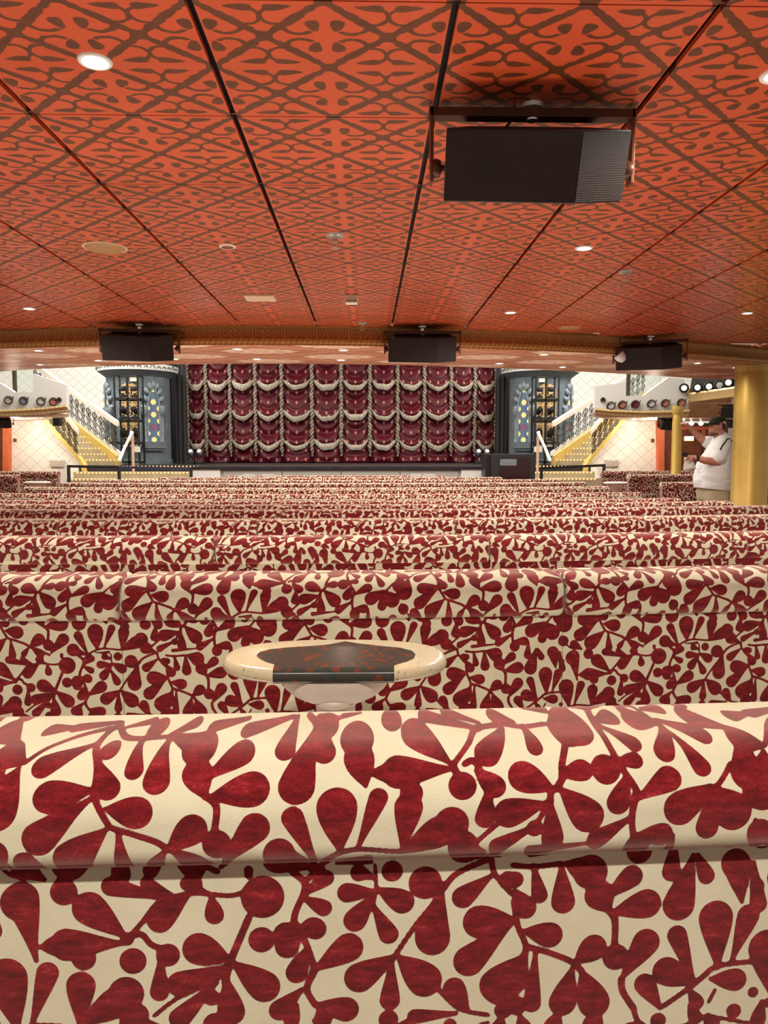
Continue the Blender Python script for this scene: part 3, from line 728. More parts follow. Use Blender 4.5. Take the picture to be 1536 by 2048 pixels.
# small ceiling fittings
p = Wz(210, 495, CEIL); t = thing('ceiling_speaker', 'round beige ceiling speaker cover left of the panel joint', 'speaker', p)
mb = MB(); mb.lathe([(0, -.016), (.09, -.015), (.105, -.012), (.118, -.003), (.12, 0)], n=40); mb.build('cover', M['tan_plastic'], t, True, True)
mb = MB(); mb.lathe([(.121, -.004), (.126, -.004), (.128, 0)], n=40); mb.build('rim', M['cream_plastic'], t, True, True)
p = Wz(455, 493, CEIL); t = thing('detector', 'small oval pinkish call point disc on the ceiling', 'detector', p)
mb = MB(); mb.lathe([(.025, -.006), (.045, -.006), (.05, 0)], n=28); mb.build('ring', M['warm_white'], t, True, True)
mb = MB(); mb.lathe([(0, -.0065), (.036, -.0066), (.036, -.004)], n=20); mb.build('dark_centre', M['wood'], t, True, True)
def sprinkler(px, py, label, k=1.0):
    t = thing('sprinkler_head', label, 'sprinkler', Wz(px, py, CEIL), group='sprinkler heads')
    mb = MB(); mb.lathe([(.048*k, 0), (.046*k, -.008*k), (.03*k, -.014*k), (.014*k, -.016*k)], n=28); mb.build('escutcheon', M['steel'], t, True, True)
    mb = MB(); mb.lathe([(.014*k, -.015*k), (.014*k, -.03*k), (.009*k, -.032*k)], n=14)
    for s in (-1, 1): mb.tube([(s*.012*k, 0, -.03*k), (s*.017*k, 0, -.045*k), (s*.004*k, 0, -.062*k)], .0025*k, 6)
    mb.lathe([(.016*k, -.062*k), (.018*k, -.064*k), (0, -.066*k)], n=14); mb.build('nozzle', M['steel'], t, True, True)
sprinkler(670, 470, 'chrome sprinkler head in mid ceiling between the two black joints', 1.15)
sprinkler(1250, 543, 'chrome sprinkler head in the ceiling on the right side')
sprinkler(725, 646, 'chrome sprinkler head close to the cornice')
p = Wz(520, 594, CEIL); t = thing('access_plate', 'blank cream oblong plate on the ceiling left of the joint', 'plate', p)
mb = MB(); mb.box((0, 0, -.008), (.24, .21, .016), taper=.94); mb.build('plate', M['cream_plastic'], t, False, True, .003)
p = Wz(703, 592, CEIL); t = thing('sensor_box', 'small square white sensor box with a slotted face near the cornice', 'sensor', p)
mb = MB(); mb.box((0, 0, -.03), (.11, .10, .06), taper=.85); mb.build('housing', M['warm_white'], t, False, True, .006)
mb = MB()
for i in range(7): mb.box((-.036+i*.012, -.048, -.048), (.005, .006, .012))
mb.build('slots', M['iron'], t, False, True)
p = Wz(1139, 656, CEIL); mb = MB(); mb.lathe([(0, -.006), (.10, -.006), (.11, 0)], n=32, c=p); tag(mb.build('ceiling_vent', M['bulkhead'], smooth=True), 'faint round brown cover on the ceiling by the cornice', 'vent')

# hanging loudspeakers
def loudspeaker(px, py, rz, label, zm=CEIL, sc=1.0, drop=.075, tilt=.42, flip=1, mount=None, wid=.66, hang=0.0):
    p = mount or Wz(px, py, zm)
    t = thing('loudspeaker', label, 'loudspeaker', p, rz, group='hanging loudspeakers')
    R = Matrix.Rotation(tilt, 3, 'X')
    hw = wid/2*sc; H = (.235-hang*.4)*sc; zb = -drop-.150*sc-hang
    plan = [(-hw, 0), (hw*.38, -.045*sc), (hw*.97, .03*sc), (hw*.66, .27*sc), (-hw*.66, .27*sc)]
    if flip < 0: plan = [(-x, y) for x, y in plan][::-1]; plan = plan[2:]+plan[:2] if False else plan
    def T(x, y, z): q = R @ Vector((x, y-.1*sc, z)); return Vector((q.x, q.y, q.z+zb))
    mb = MB()
    for k in (1,):
        a = [T(x, y+.008, -H/2) for x, y in plan]; b = [T(x, y+.008, H/2) for x, y in plan]; n = len(a)
        mb.add(a+b, [tuple(range(n)), tuple(range(2*n-1, n-1, -1))]+[(i, n+i, n+(i+1) % n, (i+1) % n) for i in range(n)])
    mb.build('cabinet', M['cab'], t, False, True, .004*sc)
    fr = plan[:3] if flip > 0 else plan[2:]
    mb = MB(); uv = []
    for (xa, ya), (xb, yb) in zip(fr, fr[1:]):
        L = math.hypot(xb-xa, yb-ya); e = .006*sc; ux, uy = (xb-xa)/L, (yb-ya)/L; nx, ny = uy, -ux
        h = H/2-e; g = [(xa+ux*e, ya+uy*e), (xb-ux*e*.3, yb-uy*e*.3)]
        c = [T(g[0][0]+nx*.004, g[0][1]+ny*.004+.008, -h), T(g[1][0]+nx*.004, g[1][1]+ny*.004+.008, -h), T(g[1][0]+nx*.004, g[1][1]+ny*.004+.008, h), T(g[0][0]+nx*.004, g[0][1]+ny*.004+.008, h)]
        mb.add(c, [(0, 1, 2, 3)]); uv += [(0, 0, 0), (L, 0, 0), (L, 2*h, 0), (0, 2*h, 0)]
    mb.uv['fuv'] = uv; mb.build('grille', M['grille'], t, False, True, fix=False)
    mb = MB(); mb.box((0, .03*sc, -drop), (2*hw+.09*sc, .05*sc, .030*sc))
    mb.build('yoke_bar', M['bronze'], t, False, True, .002)
    for s in (-1, 1):
        mb = MB(); mb.box((s*(hw+.035*sc), .03*sc, (-drop+zb)/2-.02*sc), (.012*sc, .05*sc, abs(zb+drop)+.075*sc)); arm = mb.build('yoke_arm', M['bronze_lit'], t, False, True, .002)
        mb = MB(); mb.lathe([(.028*sc, -.012*sc), (.032*sc, 0), (.028*sc, .014*sc), (.012*sc, .02*sc), (.012*sc, .03*sc)], c=(s*(hw+.02*sc), .02*sc, zb-.01), rot=Matrix.Rotation(-s*PI/2, 3, 'Y'), n=18); mb.build('pivot_knob', M['bronze'], arm, True, True)
    mb = MB(); mb.lathe([(.042*sc, 0), (.040*sc, -.014*sc), (.022*sc, -.02*sc), (.018*sc, -drop), (.024*sc, -drop-.004), (.020*sc, -drop-.02)], c=(0, .03*sc, 0), n=22); mb.build('ceiling_mount', M['steel'], t, True, True)
    mb = MB(); mb.tube([(-.055*sc, .06*sc, 0), (-.06*sc, .055*sc, -.03), (-.11*sc, .04*sc, -.10*sc), (-.15*sc, .05*sc, zb+.05*sc)], .0055*sc, 8); mb.build('cable', M['black'], t, True, True)
    return t
loudspeaker(1068, 203, 0, 'large black loudspeaker hung under the near ceiling, grille lit at its right end', drop=.032, tilt=.42, wid=.63, hang=.027)
for px, py, rz, lab in [(278, 648, .10, 'black loudspeaker hung at the cornice left of the stage curtain'), (845, 652, -.02, 'black loudspeaker hung at the cornice before the stage curtain'), (1300, 672, -.42, 'black loudspeaker hung at the cornice on the right, turned inward')]:
    loudspeaker(px, py, rz, lab, drop=.06, tilt=.30)
# white dome light beside the right loudspeaker
p = W(1240, 712, 7.9); t = thing('spotlight', 'white bullet spotlight beside the right hanging loudspeaker', 'spotlight', p)
mb = MB(); mb.lathe([(0, .07), (.03, .066), (.055, .03), (.06, -.02), (.05, -.03)], n=24, rot=Matrix.Rotation(2.4, 3, 'Y')); mb.build('shade', M['white'], t, True, True)
mb = MB(); mb.lathe([(0, -.02), (.05, -.022), (.05, -.03)], n=20, rot=Matrix.Rotation(2.4, 3, 'Y')); mb.build('lens', M['steel'], t, True, True)
mb = MB(); mb.tube([(0, 0, .03), (0, 0, CEIL-.175-p.z+.17)], .008, 8); mb.build('stem', M['bronze'], t, True, True)

# ------------------------------------------------------------------ stage house
YS, ZS = 15.5, 1.03
mb = MB()
for sgn, xa, xb in ((-1, -11.5, -4.9), (1, MX(-4.9), 11)):
    mb.box(((xa+xb)/2, 22.6, 2.6), (xb-xa, .2, 5.4))
tag(mb.build('wall_back', M['lattice']), kind='structure')
mb = MB(); mb.box((MC, 22.35, 2.8), (11.0, .1, 5.6)); tag(mb.build('wall_stage_back', M['black_drape']), kind='structure')
sl = W(382, 935, YS).x; sr = W(980, 935, YS).x
t = thing('stage', 'low stage with black floor and pale front panels', 'stage', (MC, YS+3, 0))
mb = MB(); mb.box(((sl+sr)/2, YS+3.2, ZS-.03), (sr-sl, 6.5, .06)); mb.box((MC, 19.9, ZS-.03), (12.6, 4.6, .059)); mb.build('floor_deck', M['stage'], t)
mb = MB(); n = 4; w = (sr-sl-1.3)/n
mb.box(((sl+sr)/2, YS+.06, (ZS-.07)/2), (sr-sl-.02, .1, ZS-.07)); mb.build('front_wall', M['stage_front'], t)
for i in range(n):
    mb = MB(); mb.box((sl+.65+w*(i+.5), YS+.0, .48), (w-.02, .03, .92)); mb.build('front_panel', M['stage_front'], t, bevel=.004)
for x in (sl+.3, sr-.3):
    mb = MB(); mb.box((x, YS-.01, .49), (.6, .05, .96)); mb.build('end_block', M['white'], t, bevel=.004)

# swagged curtain
YC = 20.5
bpx = [378, 415, 463, 513, 565, 625, 683, 740, 795, 848, 901, 948, 990]
bx = [W(x, 903, YC).x for x in bpx]
zr = [W(683, y, YC).z for y in (921, 876, 817, 757)]; dz = .81
zl = [ZS+.03, zr[1], zr[2], zr[3], zr[3]+dz, zr[3]+2*dz]
t = thing('stage_curtain', 'burgundy swagged stage curtain with silvery fringes and woven diamonds', 'curtain', (MC, YC, ZS))
rng = random.Random(3)
for c in range(12):
    xa, xb = bx[c], bx[c+1]; w = xb-xa
    for r in range(5):
        zlow, zhi = zl[r], zl[r]+dz
        sag = .19+.05*rng.random() if r > 0 else .05; k0 = rng.random()*6; P = []; uv = []; amp = .10+.05*rng.random()
        NU, NV = 18, 22
        for i in range(NU+1):
            u = i/NU; row = []
            for j in range(NV+1):
                v = j/NV; cat = 1-abs(2*u-1)**2.4
                z = zlow+v*(zhi-zlow)-sag*cat*(1-.35*v)*(1 if r > 0 else .2)
                fold = math.sin(v*15+cat*3.4+k0)*.040*cat+math.sin(v*27+cat*6+k0*2)*.014*cat
                bul = -amp*(math.sin(PI*u)**.7)*(1.0-.75*v)*1.25+fold-.10*math.sin(PI*u)*math.exp(-((v-.12)/.16)**2)
                row.append((xa+w*u, YC+bul+.03*v, z)); uv.append((u, v-.12*cat, 0))
            P.append(row)
        mb = MB(); mb.grid(P); mb.uv['fuv'] = uv; sw = mb.build('swag', M['velvet'], t, True, fix=False)
        if r > 0:
            mb = MB(); P = []; hh = .05+.04*rng.random()
            for i in range(19):
                u = i/18; cat = 1-abs(2*u-1)**2.4; sg = sag*cat
                row = []
                for j in range(5):
                    q = j/4; bul = -amp*1.35*(math.sin(PI*u)**.7)-.05*cat-.012-.025*math.sin(PI*q)+.004*math.sin(i*2.1+j)
                    row.append((xa+w*u, YC+bul, zlow-sg+.045-(hh+.095*cat)*q+.012*math.sin(i*.9+c)))
                P.append(row)
            mb.grid(P); mb.build('fringe', M['fringe'], sw, True, fix=False)
for c in range(13):
    mb = MB(); pts = []; rad = []
    zb = ZS+.18
    for i in range(40):
        z = zb+(zl[4]+.7-zb)*i/39; pts.append((bx[c]+.012*math.sin(i*1.7), YC-.10+.012*math.cos(i*1.3), z)); rad.append(.055+.015*math.sin(i*2.3+c) if i > 1 else .035)
    mb.tube(pts, rad, 9); mb.build('braided_cord', M['cord'], t, True)
# dark leg drapes either side
for s in (-1, 1):
    xa = bx[0]-.03 if s < 0 else bx[-1]+.03
    for k in range(2):
        x0 = xa+s*(-.12+.34*k); P = []
        for i in range(15):
            u = i/14; P.append([(x0+s*.30*u, YC-.5-.25*k+.03*math.sin(u*16), z) for z in (ZS, ZS+1.6, 4.6)])
        mb = MB(); mb.grid(P); o = mb.build('leg_drape', M['charcoal'] if k == 0 else M['black_drape'], smooth=True, fix=False)
        tag(o, '%s stage leg drape hanging %s the curtain, at its %s side' % ('charcoal' if k == 0 else 'black', 'right beside' if k == 0 else 'one step from', 'left' if s < 0 else 'right'), 'drape', 'stage leg drapes')
# ------------------------------------------------------------------ gothic turrets (mirrored pair)
def mirror_mb(mb, s):
    if s > 0: mb.v = [(MX(p[0]), p[1], p[2]) for p in mb.v]
    return mb
def turret(s):
    cx, cy, R = -5.79, 19.35, .77
    side = 'left' if s < 0 else 'right'
    t = thing('turret', 'grey gothic stage turret with stained glass lancets %s of the curtain' % side, 'turret', (cx if s < 0 else MX(cx), cy, ZS), group='stage turrets')
    def cyl(phi, q, out, z): a = phi+q/R; return (cx+(R+out)*math.sin(a), cy-(R+out)*math.cos(a), z)
    def B(mb, *a, **k): return mirror_mb(mb, s).build(*a, **k)
    zt = 3.30
    mb = MB(); mb.lathe([(R+.03, ZS), (R+.03, ZS+.10), (R, ZS+.12), (R, zt-.12), (R+.05, zt-.08), (R+.16, zt), (R+.20, zt+.02)], c=(cx, cy, 0), n=64); B(mb, 'shaft', M['grey'], t, True)
    mb = MB(); mb.lathe([(R+.20, zt+.02), (R+.22, zt+.16), (R+.18, zt+.17)], c=(cx, cy, 0), n=64); B(mb, 'crown', M['warm_white'] if False else M['white'], t, True)
    mb = MB()
    for k in range(-9, 10):
        a = k*.16; x, y, z = cyl(a*1.0, 0, .225, zt+.06)
        pts = [(x+.05*math.cos(b)*math.cos(a), y+.05*math.cos(b)*math.sin(a), z+(.05 if k % 4 else .09)*math.sin(b)) for b in np.linspace(0, PI, 8)]
        mb.tube(pts, .009, 6)
    B(mb, 'cresting', M['iron'], t)
    mb = MB(); mb.box(cyl(.16, 0, .06, zt-.20), (.17, .03, .13)); B(mb, 'wall_plate', M['ivory'], t, bevel=.004)
    for phi in (.74, -.98):
        P = []; uv = []; hw = .155
        def half(z): return hw if z < 2.42 else hw*max(0, 1-((z-2.42)/.52)**1.7)
        zs = np.linspace(1.58, 2.93, 34)
        for i in range(9):
            row = []
            for z in zs:
                q = (i/8*2-1)*half(z); row.append(cyl(phi, q, .012, z)); uv.append((q/.155+.5+100, z/.155+100, 0))
            P.append(row)
        mb = MB()
        for i in range(6):
            q = (i/5*2-1); mb.tube([cyl(phi, -half(z)*1.03*1, .03, z) for z in zs] if i == 0 else [cyl(phi, half(z)*1.03, .03, z) for z in zs], .026, 8)
            if i == 1: break
        wf = B(mb, 'lancet_window', M['grey_light'], t, True)
        mb = MB(); mb.grid(P); mb.uv['fuv'] = uv; B(mb, 'stained_glass', M['stained'], wf, fix=False)
        mb = MB()
        for k in range(9):
            a = PI*(k/8); px_ = math.cos(a)*(hw+.075); z = 2.42+math.sin(a)*.56
            a0 = phi+px_/R; tn = Vector((math.cos(a0), math.sin(a0), 0)); ou = Vector((math.sin(a0), -math.cos(a0), 0)); rd = tn*math.cos(a)*.9+Vector((0, 0, .25+math.sin(a))); rd.normalize(); tg = ou.cross(rd); mb.ball(cyl(phi, px_, .03, z), (.062, .05, .095), 12, 8, rot=Matrix((tg, ou, rd)).transposed())
        B(mb, 'arch_petals', M['grey_light'], wf, True)
        for q in (-1, 1):
            mb = MB(); mb.tube([cyl(phi, q*(hw+.055), .05, z) for z in (1.58, 1.66, 2.16, 2.2)], [.05, .036, .036, .05], 12); B(mb, 'colonnette', M['grey_light'], wf, True)
            mb = MB(); mb.lathe([(.045, 2.18), (.075, 2.24), (.085, 2.38), (.06, 2.42)], c=(*cyl(phi, q*(hw+.065), .045, 0)[:2], 0), n=12); B(mb, 'capital', M['grey'], wf, True)
        mb = MB()
        for z0, z1, w, o in ((1.42, 1.58, .27, .12), (1.36, 1.42, .23, .08)):
            a = [cyl(phi, (i/6*2-1)*w, o, z) for z in (z0, z1) for i in range(7)]; b = [cyl(phi, (i/6*2-1)*w, -.02, z) for z in (z0, z1) for i in range(7)]
            mb.grid([a[:7], a[7:], b[7:], b[:7], a[:7]])
        B(mb, 'sill', M['grey'], wf)
    P = []; uv = []
    for i in range(13):
        q = (i/12*2-1); row = []
        for z in np.linspace(1.46, 3.0, 30):
            w = .235 if z < 2.80 else .235*math.sqrt(max(.02, 1-((z-2.80)/.22)**2))
            row.append(cyl(.0, q*w, .02, z)); uv.append((q*w/.155+50.5, z/.155+50, 0))
        P.append(row)
    mb = MB(); mb.grid(P); mb.uv['fuv'] = uv; B(mb, 'pierced_screen', M['screen'], t, fix=False)
    mb = MB()
    for z in (2.18, 1.46): mb.tube([cyl(.0, (i/6*2-1)*.26, .035, z) for i in range(7)], .022, 8)
    for q in (-1, 1): mb.tube([cyl(.0, q*.25, .03, z) for z in (1.46, 2.0, 2.8)], .018, 8)
    B(mb, 'screen_frame', M['grey_light'], t, True)
    # lighting tower standing in front
    lx, ly = -5.60, 17.95
    g = thing('lighting_tower', 'black stage lighting tower before the %s turret' % side, 'lighting tower', (lx if s < 0 else MX(lx), ly, ZS), group='stage lighting towers')
    mb = MB(); H = 2.05
    for dx in (-.27, .27):
        for dy in (-.2, .2): mb.box((lx+dx, ly+dy, ZS+.03+H/2), (.035, .035, H))
    for z in (.06, .5, 1.02, 1.52, H+.03):
        for dy in (-.2, .2): mb.box((lx, ly+dy, ZS+z), (.54, .03, .03))
        for dx in (-.27, .27): mb.box((lx+dx, ly, ZS+z), (.03, .4, .03))
    mb.box((lx+.03, ly-.2, ZS+H/2), (.05, .03, H))
    B(mb, 'frame', M['black'], g)
    for k, z in enumerate((.53, 1.05, 1.55)):
        mb = MB(); mb.box((lx, ly, ZS+z), (.52, .38, .02)); B(mb, 'shelf', M['black'], g)
        for dx in (-.13, .15):
            mb = MB(); c = (lx+dx, ly-.05, ZS+z+.03)
            mb.lathe([(.085, 0), (.085, .05), (.03, .06), (.03, .09)], c=c, n=14)
            for q in (-1, 1): mb.box((c[0]+q*.075, c[1], c[2]+.17), (.018, .05, .18))
            mb.lathe([(.06, -.12), (.062, .0), (.055, .10), (.03, .125)], c=(c[0], c[1], c[2]+.20), n=14, rot=Matrix.Rotation(.7+.5*k, 3, 'X')); B(mb, 'stage_light', M['charcoal'], g, True)
    mb = MB(); mb.box((lx+.2, ly-.225, ZS+.36), (.20, .015, .13)); B(mb, 'sign_plate', M['ivory'], g)
    mb = MB()
    for dx in (-.2, .2): mb.box((lx+dx, ly, ZS+.02), (.12, .52, .04))
    B(mb, 'foot', M['steel'], g)
    for k in range(2):
        x = -4.32+.21*k; r = thing('floor_light', 'small moving stage light at the %s foot of the curtain, %s of two' % (side, 'nearer the turret' if k == 0 else 'nearer the curtain'), 'stage light', (x if s < 0 else MX(x), 18.6, ZS), group='moving lights at the curtain foot')
        mb = MB(); mb.box((x, 18.6, ZS+.04), (.17, .2, .08)); B(mb, 'base', M['black'], r, bevel=.01)
        mb = MB()
        for q in (-1, 1): mb.box((x+q*.07, 18.6, ZS+.18), (.02, .08, .22))
        B(mb, 'yoke', M['black'], r)
        mb = MB(); mb.lathe([(.045, -.11), (.06, -.06), (.065, .08), (.05, .10)], c=(x, 18.6, ZS+.27), n=16, rot=Matrix.Rotation(PI/2-.6, 3, 'X')); B(mb, 'head', M['grey_light'], r, True)
        mb = MB(); mb.lathe([(0, .101), (.045, .102)], c=(x, 18.6, ZS+.27), n=16, rot=Matrix.Rotation(PI/2-.6, 3, 'X')); B(mb, 'lens', M['white'], r)
for s in (-1, 1): turret(s)

# ------------------------------------------------------------------ staircases (mirrored pair)
RIS, TRD = .135, .30
def scrolls(mb, A, B, n, hgt, r=.011, s0=0.0, s1=1.0):
    A = Vector(A); D = Vector(B)-A; hd = Vector((D.x, D.y, 0)); L = hd.length; hd.normalize(); sl = D.z/L
    step_ = L*(s1-s0)/n
    def pt(c, a, h): return A+D*c+hd*a+Vector((0, 0, sl*a+h*hgt))
    for i in range(n):
        c = s0+(s1-s0)*(i+.5)/n; w = step_*.46
        el = lambda a0, h0, ra, rh, k=16: [pt(c, a0+ra*math.cos(2*PI*q/k), h0+rh*math.sin(2*PI*q/k)) for q in range(k)]
        mb.tube(el(0, .76, w*.85, .16), r, 6, True)
        for q in (-.5, 0, .5): mb.tube([pt(c, 0, .60), pt(c, q*w*.7, .72), pt(c, q*w*1.3, .84), pt(c, q*w*.7, .88)], r*1.2, 5)
        for q in (-1, 1):
            mb.tube([pt(c, 0, .62), pt(c, q*w*.9, .50), pt(c, q*w*.55, .38), pt(c, q*w*.12, .33), pt(c, q*w*.6, .26), pt(c, q*w*.95, .14), pt(c, q*w*.3, .02)], r, 6)
            mb.tube(el(q*w*.48, .45, w*.24, .06, 10), r*.8, 5, True); mb.tube(el(q*w*.5, .15, w*.25, .07, 10), r*.8, 5, True)
        mb.tube([pt(c, 0, -.02), pt(c, 0, .98)], r*.9, 5)
def strip(mb, A, B, dn, up, th, normal):
    A, B = Vector(A), Vector(B); n = Vector(normal)*th
    mb.prism([A+Vector((0, 0, dn)), B+Vector((0, 0, dn)), B+Vector((0, 0, up)), A+Vector((0, 0, up))], n)
def stairs(s):
    side = 'left' if s < 0 else 'right'
    xr = lambda k: -5.63-.27*(k-1)
    xl = lambda k: -6.62-.235*(k-1)
    yk = lambda k: 16.8+TRD*k
    zk = lambda k: ZS+RIS*k
    t = thing('staircase', 'curving white stair with amber lit treads and scrolled iron railing, %s of the stage' % side, 'staircase', (-6.2 if s < 0 else MX(-6.2), 17, 0), group='stage staircases')
    def B(mb, *a, **k): return mirror_mb(mb, s).build(*a, **k)
    for k in range(-2, 1):
        x1 = -3.63 if k else -3.63
        mb = MB(); mb.box(((-6.42+x1)/2, yk(k)+.15 if k < 0 else yk(0)+.45, zk(k)/2), (x1+6.42, .32 if k < 0 else .9, zk(k)-.001)); B(mb, 'step', M['riser'] if k < 0 else M['stage'], t)
        mb = MB(); mr = MB(); n = int((x1+6.30)/.082)
        for i in range(n): (mb).ball((-6.30+i*.082, yk(k)-.022, zk(k)-.022), .0165, 6, 4)
        tag(B(mb, 'light_strip', M['bulb'], t), kind='stuff')
    for k in range(1, 14):
        mb = MB(); a, b = xl(k)-.12, xr(k)
        mb.box(((a+b)/2, yk(k)+TRD/2, zk(k)-.08), (b-a, TRD+.02, .16)); B(mb, 'step', M['riser'], t)
        if k <= 8:
            mb = MB(); n = int((b-a)/.078)
            for i in range(n): mb.ball((a+.03+i*.078, yk(k)-.022, zk(k)-.022), .0155, 6, 4)
            tag(B(mb, 'light_strip', M['bulb'], t), kind='stuff')
    # inner railing
    A = Vector((xr(1)+.02, yk(1)-.1, zk(1)-.02)); E_ = Vector((xr(14)+.02, yk(14)-.1, zk(14)-.02))
    nrm = Vector((.74, .0, 0)).normalized()
    mb = MB(); strip(mb, A, E_, -.14, .10, .05, nrm); B(mb, 'gold_stringer', M['gold_trim'], t)
    mb = MB(); strip(mb, A+Vector((.055, 0, 0)), E_+Vector((.055, 0, 0)), .10, .19, .04, nrm); B(mb, 'skirting', M['white'], t)
    mb = MB(); scrolls(mb, A+Vector((.03, 0, .18)), E_+Vector((.03, 0, .18)), 15, .56, .0085); B(mb, 'scroll_railing', M['iron'], t, True)
    mb = MB(); strip(mb, A+Vector((0, 0, 0)), E_, .75, .88, .08, nrm); B(mb, 'handrail', M['warm_white'], t, bevel=.02)
    # outer railing
    A = W(158, 917, 16.9); E_ = W(88, 836, 16.9); up = Vector((0, 0, 1))
    mb = MB(); strip(mb, A, E_, -.05, .07, .06, (0, -1, 0)); B(mb, 'gold_stringer', M['gold_trim'], t)
    mb = MB(); scrolls(mb, A+Vector((0, -.03, .05)), E_+Vector((0, -.03, .05)), 6, .55, .010); B(mb, 'scroll_railing', M['iron'], t, True)
    mb = MB(); hA, hB = W(159, 864, 16.9), W(120, 816, 16.9); mb.prism([hA+up*-.07, hB+up*-.07, hB+up*.07, hA+up*.07], (0, -.1, 0)); B(mb, 'handrail', M['warm_white'], t, bevel=.02)
    mb = MB(); mb.prism([W(156, 862, 16.88), W(165, 866, 16.88), W(165, 878, 16.88), W(154, 912, 16.88), W(150, 905, 16.88)], (0, -.02, 0)); B(mb, 'glass_newel', M['glass'], t)
    mb = MB(); a = [W(x, y, 16.85) for x, y in ((157, 912), (168, 930), (171, 945), (166, 962))]; mb.tube([Vector(a[0]), a[1], a[2], a[3]], [.05, .08, .09, .07], 10); B(mb, 'gold_newel', M['gold_trim'], t, True)
    # flank wall under the stair
    mb = MB(); poly = [W(19, 840, 16.95), W(89, 838, 16.95), W(157, 916, 16.95), W(164, 930, 16.95), W(164, 985, 16.95), W(19, 985, 16.95)]
    mb.prism(poly, (0, .1, 0)); o = B(mb, 'wall_flank_'+side, M['lattice']); tag(o, kind='structure')
    mb = MB(); poly = [W(118, 940, 16.3), W(140, 935, 16.3), W(140, 1010, 16.3), W(126, 1010, 16.3)]; mb.prism(poly, (0, .5, 0)); B(mb, 'end_pier', M['white'], t)
    c = W(114, 927, 16.9); v = thing('air_vent', 'pale grey rectangular air vent low on the %s lattice wall' % side, 'vent', (c.x if s < 0 else MX(c.x), c.y, c.z), group='wall air vents')
    mb = MB(); mb.box((c.x, 16.925, c.z), (.31, .04, .16)); B(mb, 'frame', M['stage_front'], v, bevel=.004)
    mb = MB()
    for i in range(7): mb.box((c.x, 16.90, c.z-.06+i*.02), (.28, .012, .008))
    B(mb, 'louvres', M['warm_white'], v)
    c = W(29, 880, 16.9); mb = MB(); mb.box((c.x, 16.92, c.z), (.06, .05, .07)); mb.box((c.x, 16.89, c.z), (.03, .02, .03)); o = B(mb, 'alarm_point', M['wood']); tag(o, 'small dark red call point on the %s lattice wall' % side, 'fire alarm', 'wall call points')
    # orange pilaster and door wall outward of it
    mb = MB(); mb.prism([W(5, 838, 16.8), W(17, 838, 16.8), W(17, 990, 16.8), W(5, 990, 16.8)], (0, .2, 0)); tag(B(mb, 'trim_pilaster_'+side, M['orange']), kind='structure')
    # slanted stage handrail
    ta, tb = W(264, 864, 16.7), W(238, 922, 16.4); r = thing('grab_rail', 'slanted white grab rail with brown post at the %s stage steps' % side, 'handrail', (ta.x if s < 0 else MX(ta.x), 16.7, 0.9), group='stage step grab rails')
    mb = MB(); mb.tube([ta, W(262, 870, 16.65), W(250, 894, 16.55), tb], [.045, .033, .03, .04], 10); B(mb, 'rail', M['white'], r, True)
    mb = MB(); q = W(265, 868, 16.75); mb.tube([q, (q.x, 16.75, .9)], .028, 10); B(mb, 'post', M['pinkish'], r, True)
    return t
for s in (-1, 1): stairs(s)
# belt barriers
def barrier(pts, label, belts, ends):
    t = thing('belt_barrier', label, 'barrier', (pts[0].x, pts[0].y, 0))
    for k, p in enumerate(pts):
        if not ends[k]: continue
        mb = MB(); mb.lathe([(.17, 0), (.17, .02), (.04, .035), (.033, .05), (.033, p.z), (.03, p.z+.02)], c=(p.x, p.y, 0), n=16); mb.build('post', M['black'], t, True)
    for k, c in enumerate(belts):
        a, b = pts[k], pts[k+1]
        mb = MB(); mb.prism([a+Vector((0, -.02, -.03)), b+Vector((0, -.02, -.03)), b+Vector((0, -.02, .02)), a+Vector((0, -.02, .02))], (0, .006, 0)); mb.build('belt', c, t)
blue = plain('navy_belt', (.03, .04, .09), .6)
barrier([W(137, 932, 15.3), W(238, 934, 15.3), W(382, 936, 15.25)], 'black belt barrier with three posts across the left stage steps', [M['black'], blue], [1, 1, 1])
barrier([W(1083, 936, 15.3), W(1208, 930, 15.3)], 'black belt barrier across the right stage steps', [M['black']], [1, 1])
# cabinet beside the stage
cl, cr = W(984, 930, 14.7), W(1071, 930, 14.7); ztop = W(1020, 908, 14.7).z
t = thing('equipment_cabinet', 'black cabinet with dark glass front at the right end of the stage', 'cabinet', ((cl.x+cr.x)/2, 15.2, 0))
mb = MB(); mb.box(((cl.x+cr.x)/2, 15.0, ztop/2), (cr.x-cl.x, .6, ztop)); mb.build('body', M['charcoal'], t, bevel=.012)
mb = MB(); mb.box((cl.x-.06, 15.0, ztop/2+.1), (.13, .5, ztop-.2)); mb.build('side_box', M['black'], t, bevel=.01)
mb = MB(); a, b = W(999, 916, 14.69), W(1058, 962, 14.69); mb.prism([a, Vector((b.x, 14.69, a.z)), b, Vector((a.x, 14.69, b.z))], (0, .015, 0))
gl = Mat('dark_red_reflecting_glass', (.03, .006, .008), .08); e = gl.noise(3, 2); gl.set('Base Color', gl.ramp(e, [(.3, (.02, .004, .005)), (.7, (.05, .009, .012))])); mb.build('glass_front', gl.mat, t)
mb = MB(); a, b = W(1000, 918, 14.685), W(1033, 931, 14.685); mb.prism([a, Vector((b.x, 14.685, a.z)), b, Vector((a.x, 14.685, b.z))], (0, .006, 0)); mb.build('label_plate', M['grey_light'], t)
# papers on the front rows
for k, (px, py) in enumerate([(498, 953), (536, 953), (832, 955), (858, 955)]):
    w = ['left pair, leftmost', 'left pair, right one', 'right pair, left one', 'right pair, rightmost'][k]
    r = 11; c = W(px, py, ROWY[12]); mb = MB(); mb.box((c.x, ROWY[12]+.002, ROWZ[12]-.015), (.20, .012, .10)); o = mb.build('card', M['white']); tag(o, 'white card set on the back of the front banquette row, %s' % w, 'card', 'white cards on the front row')

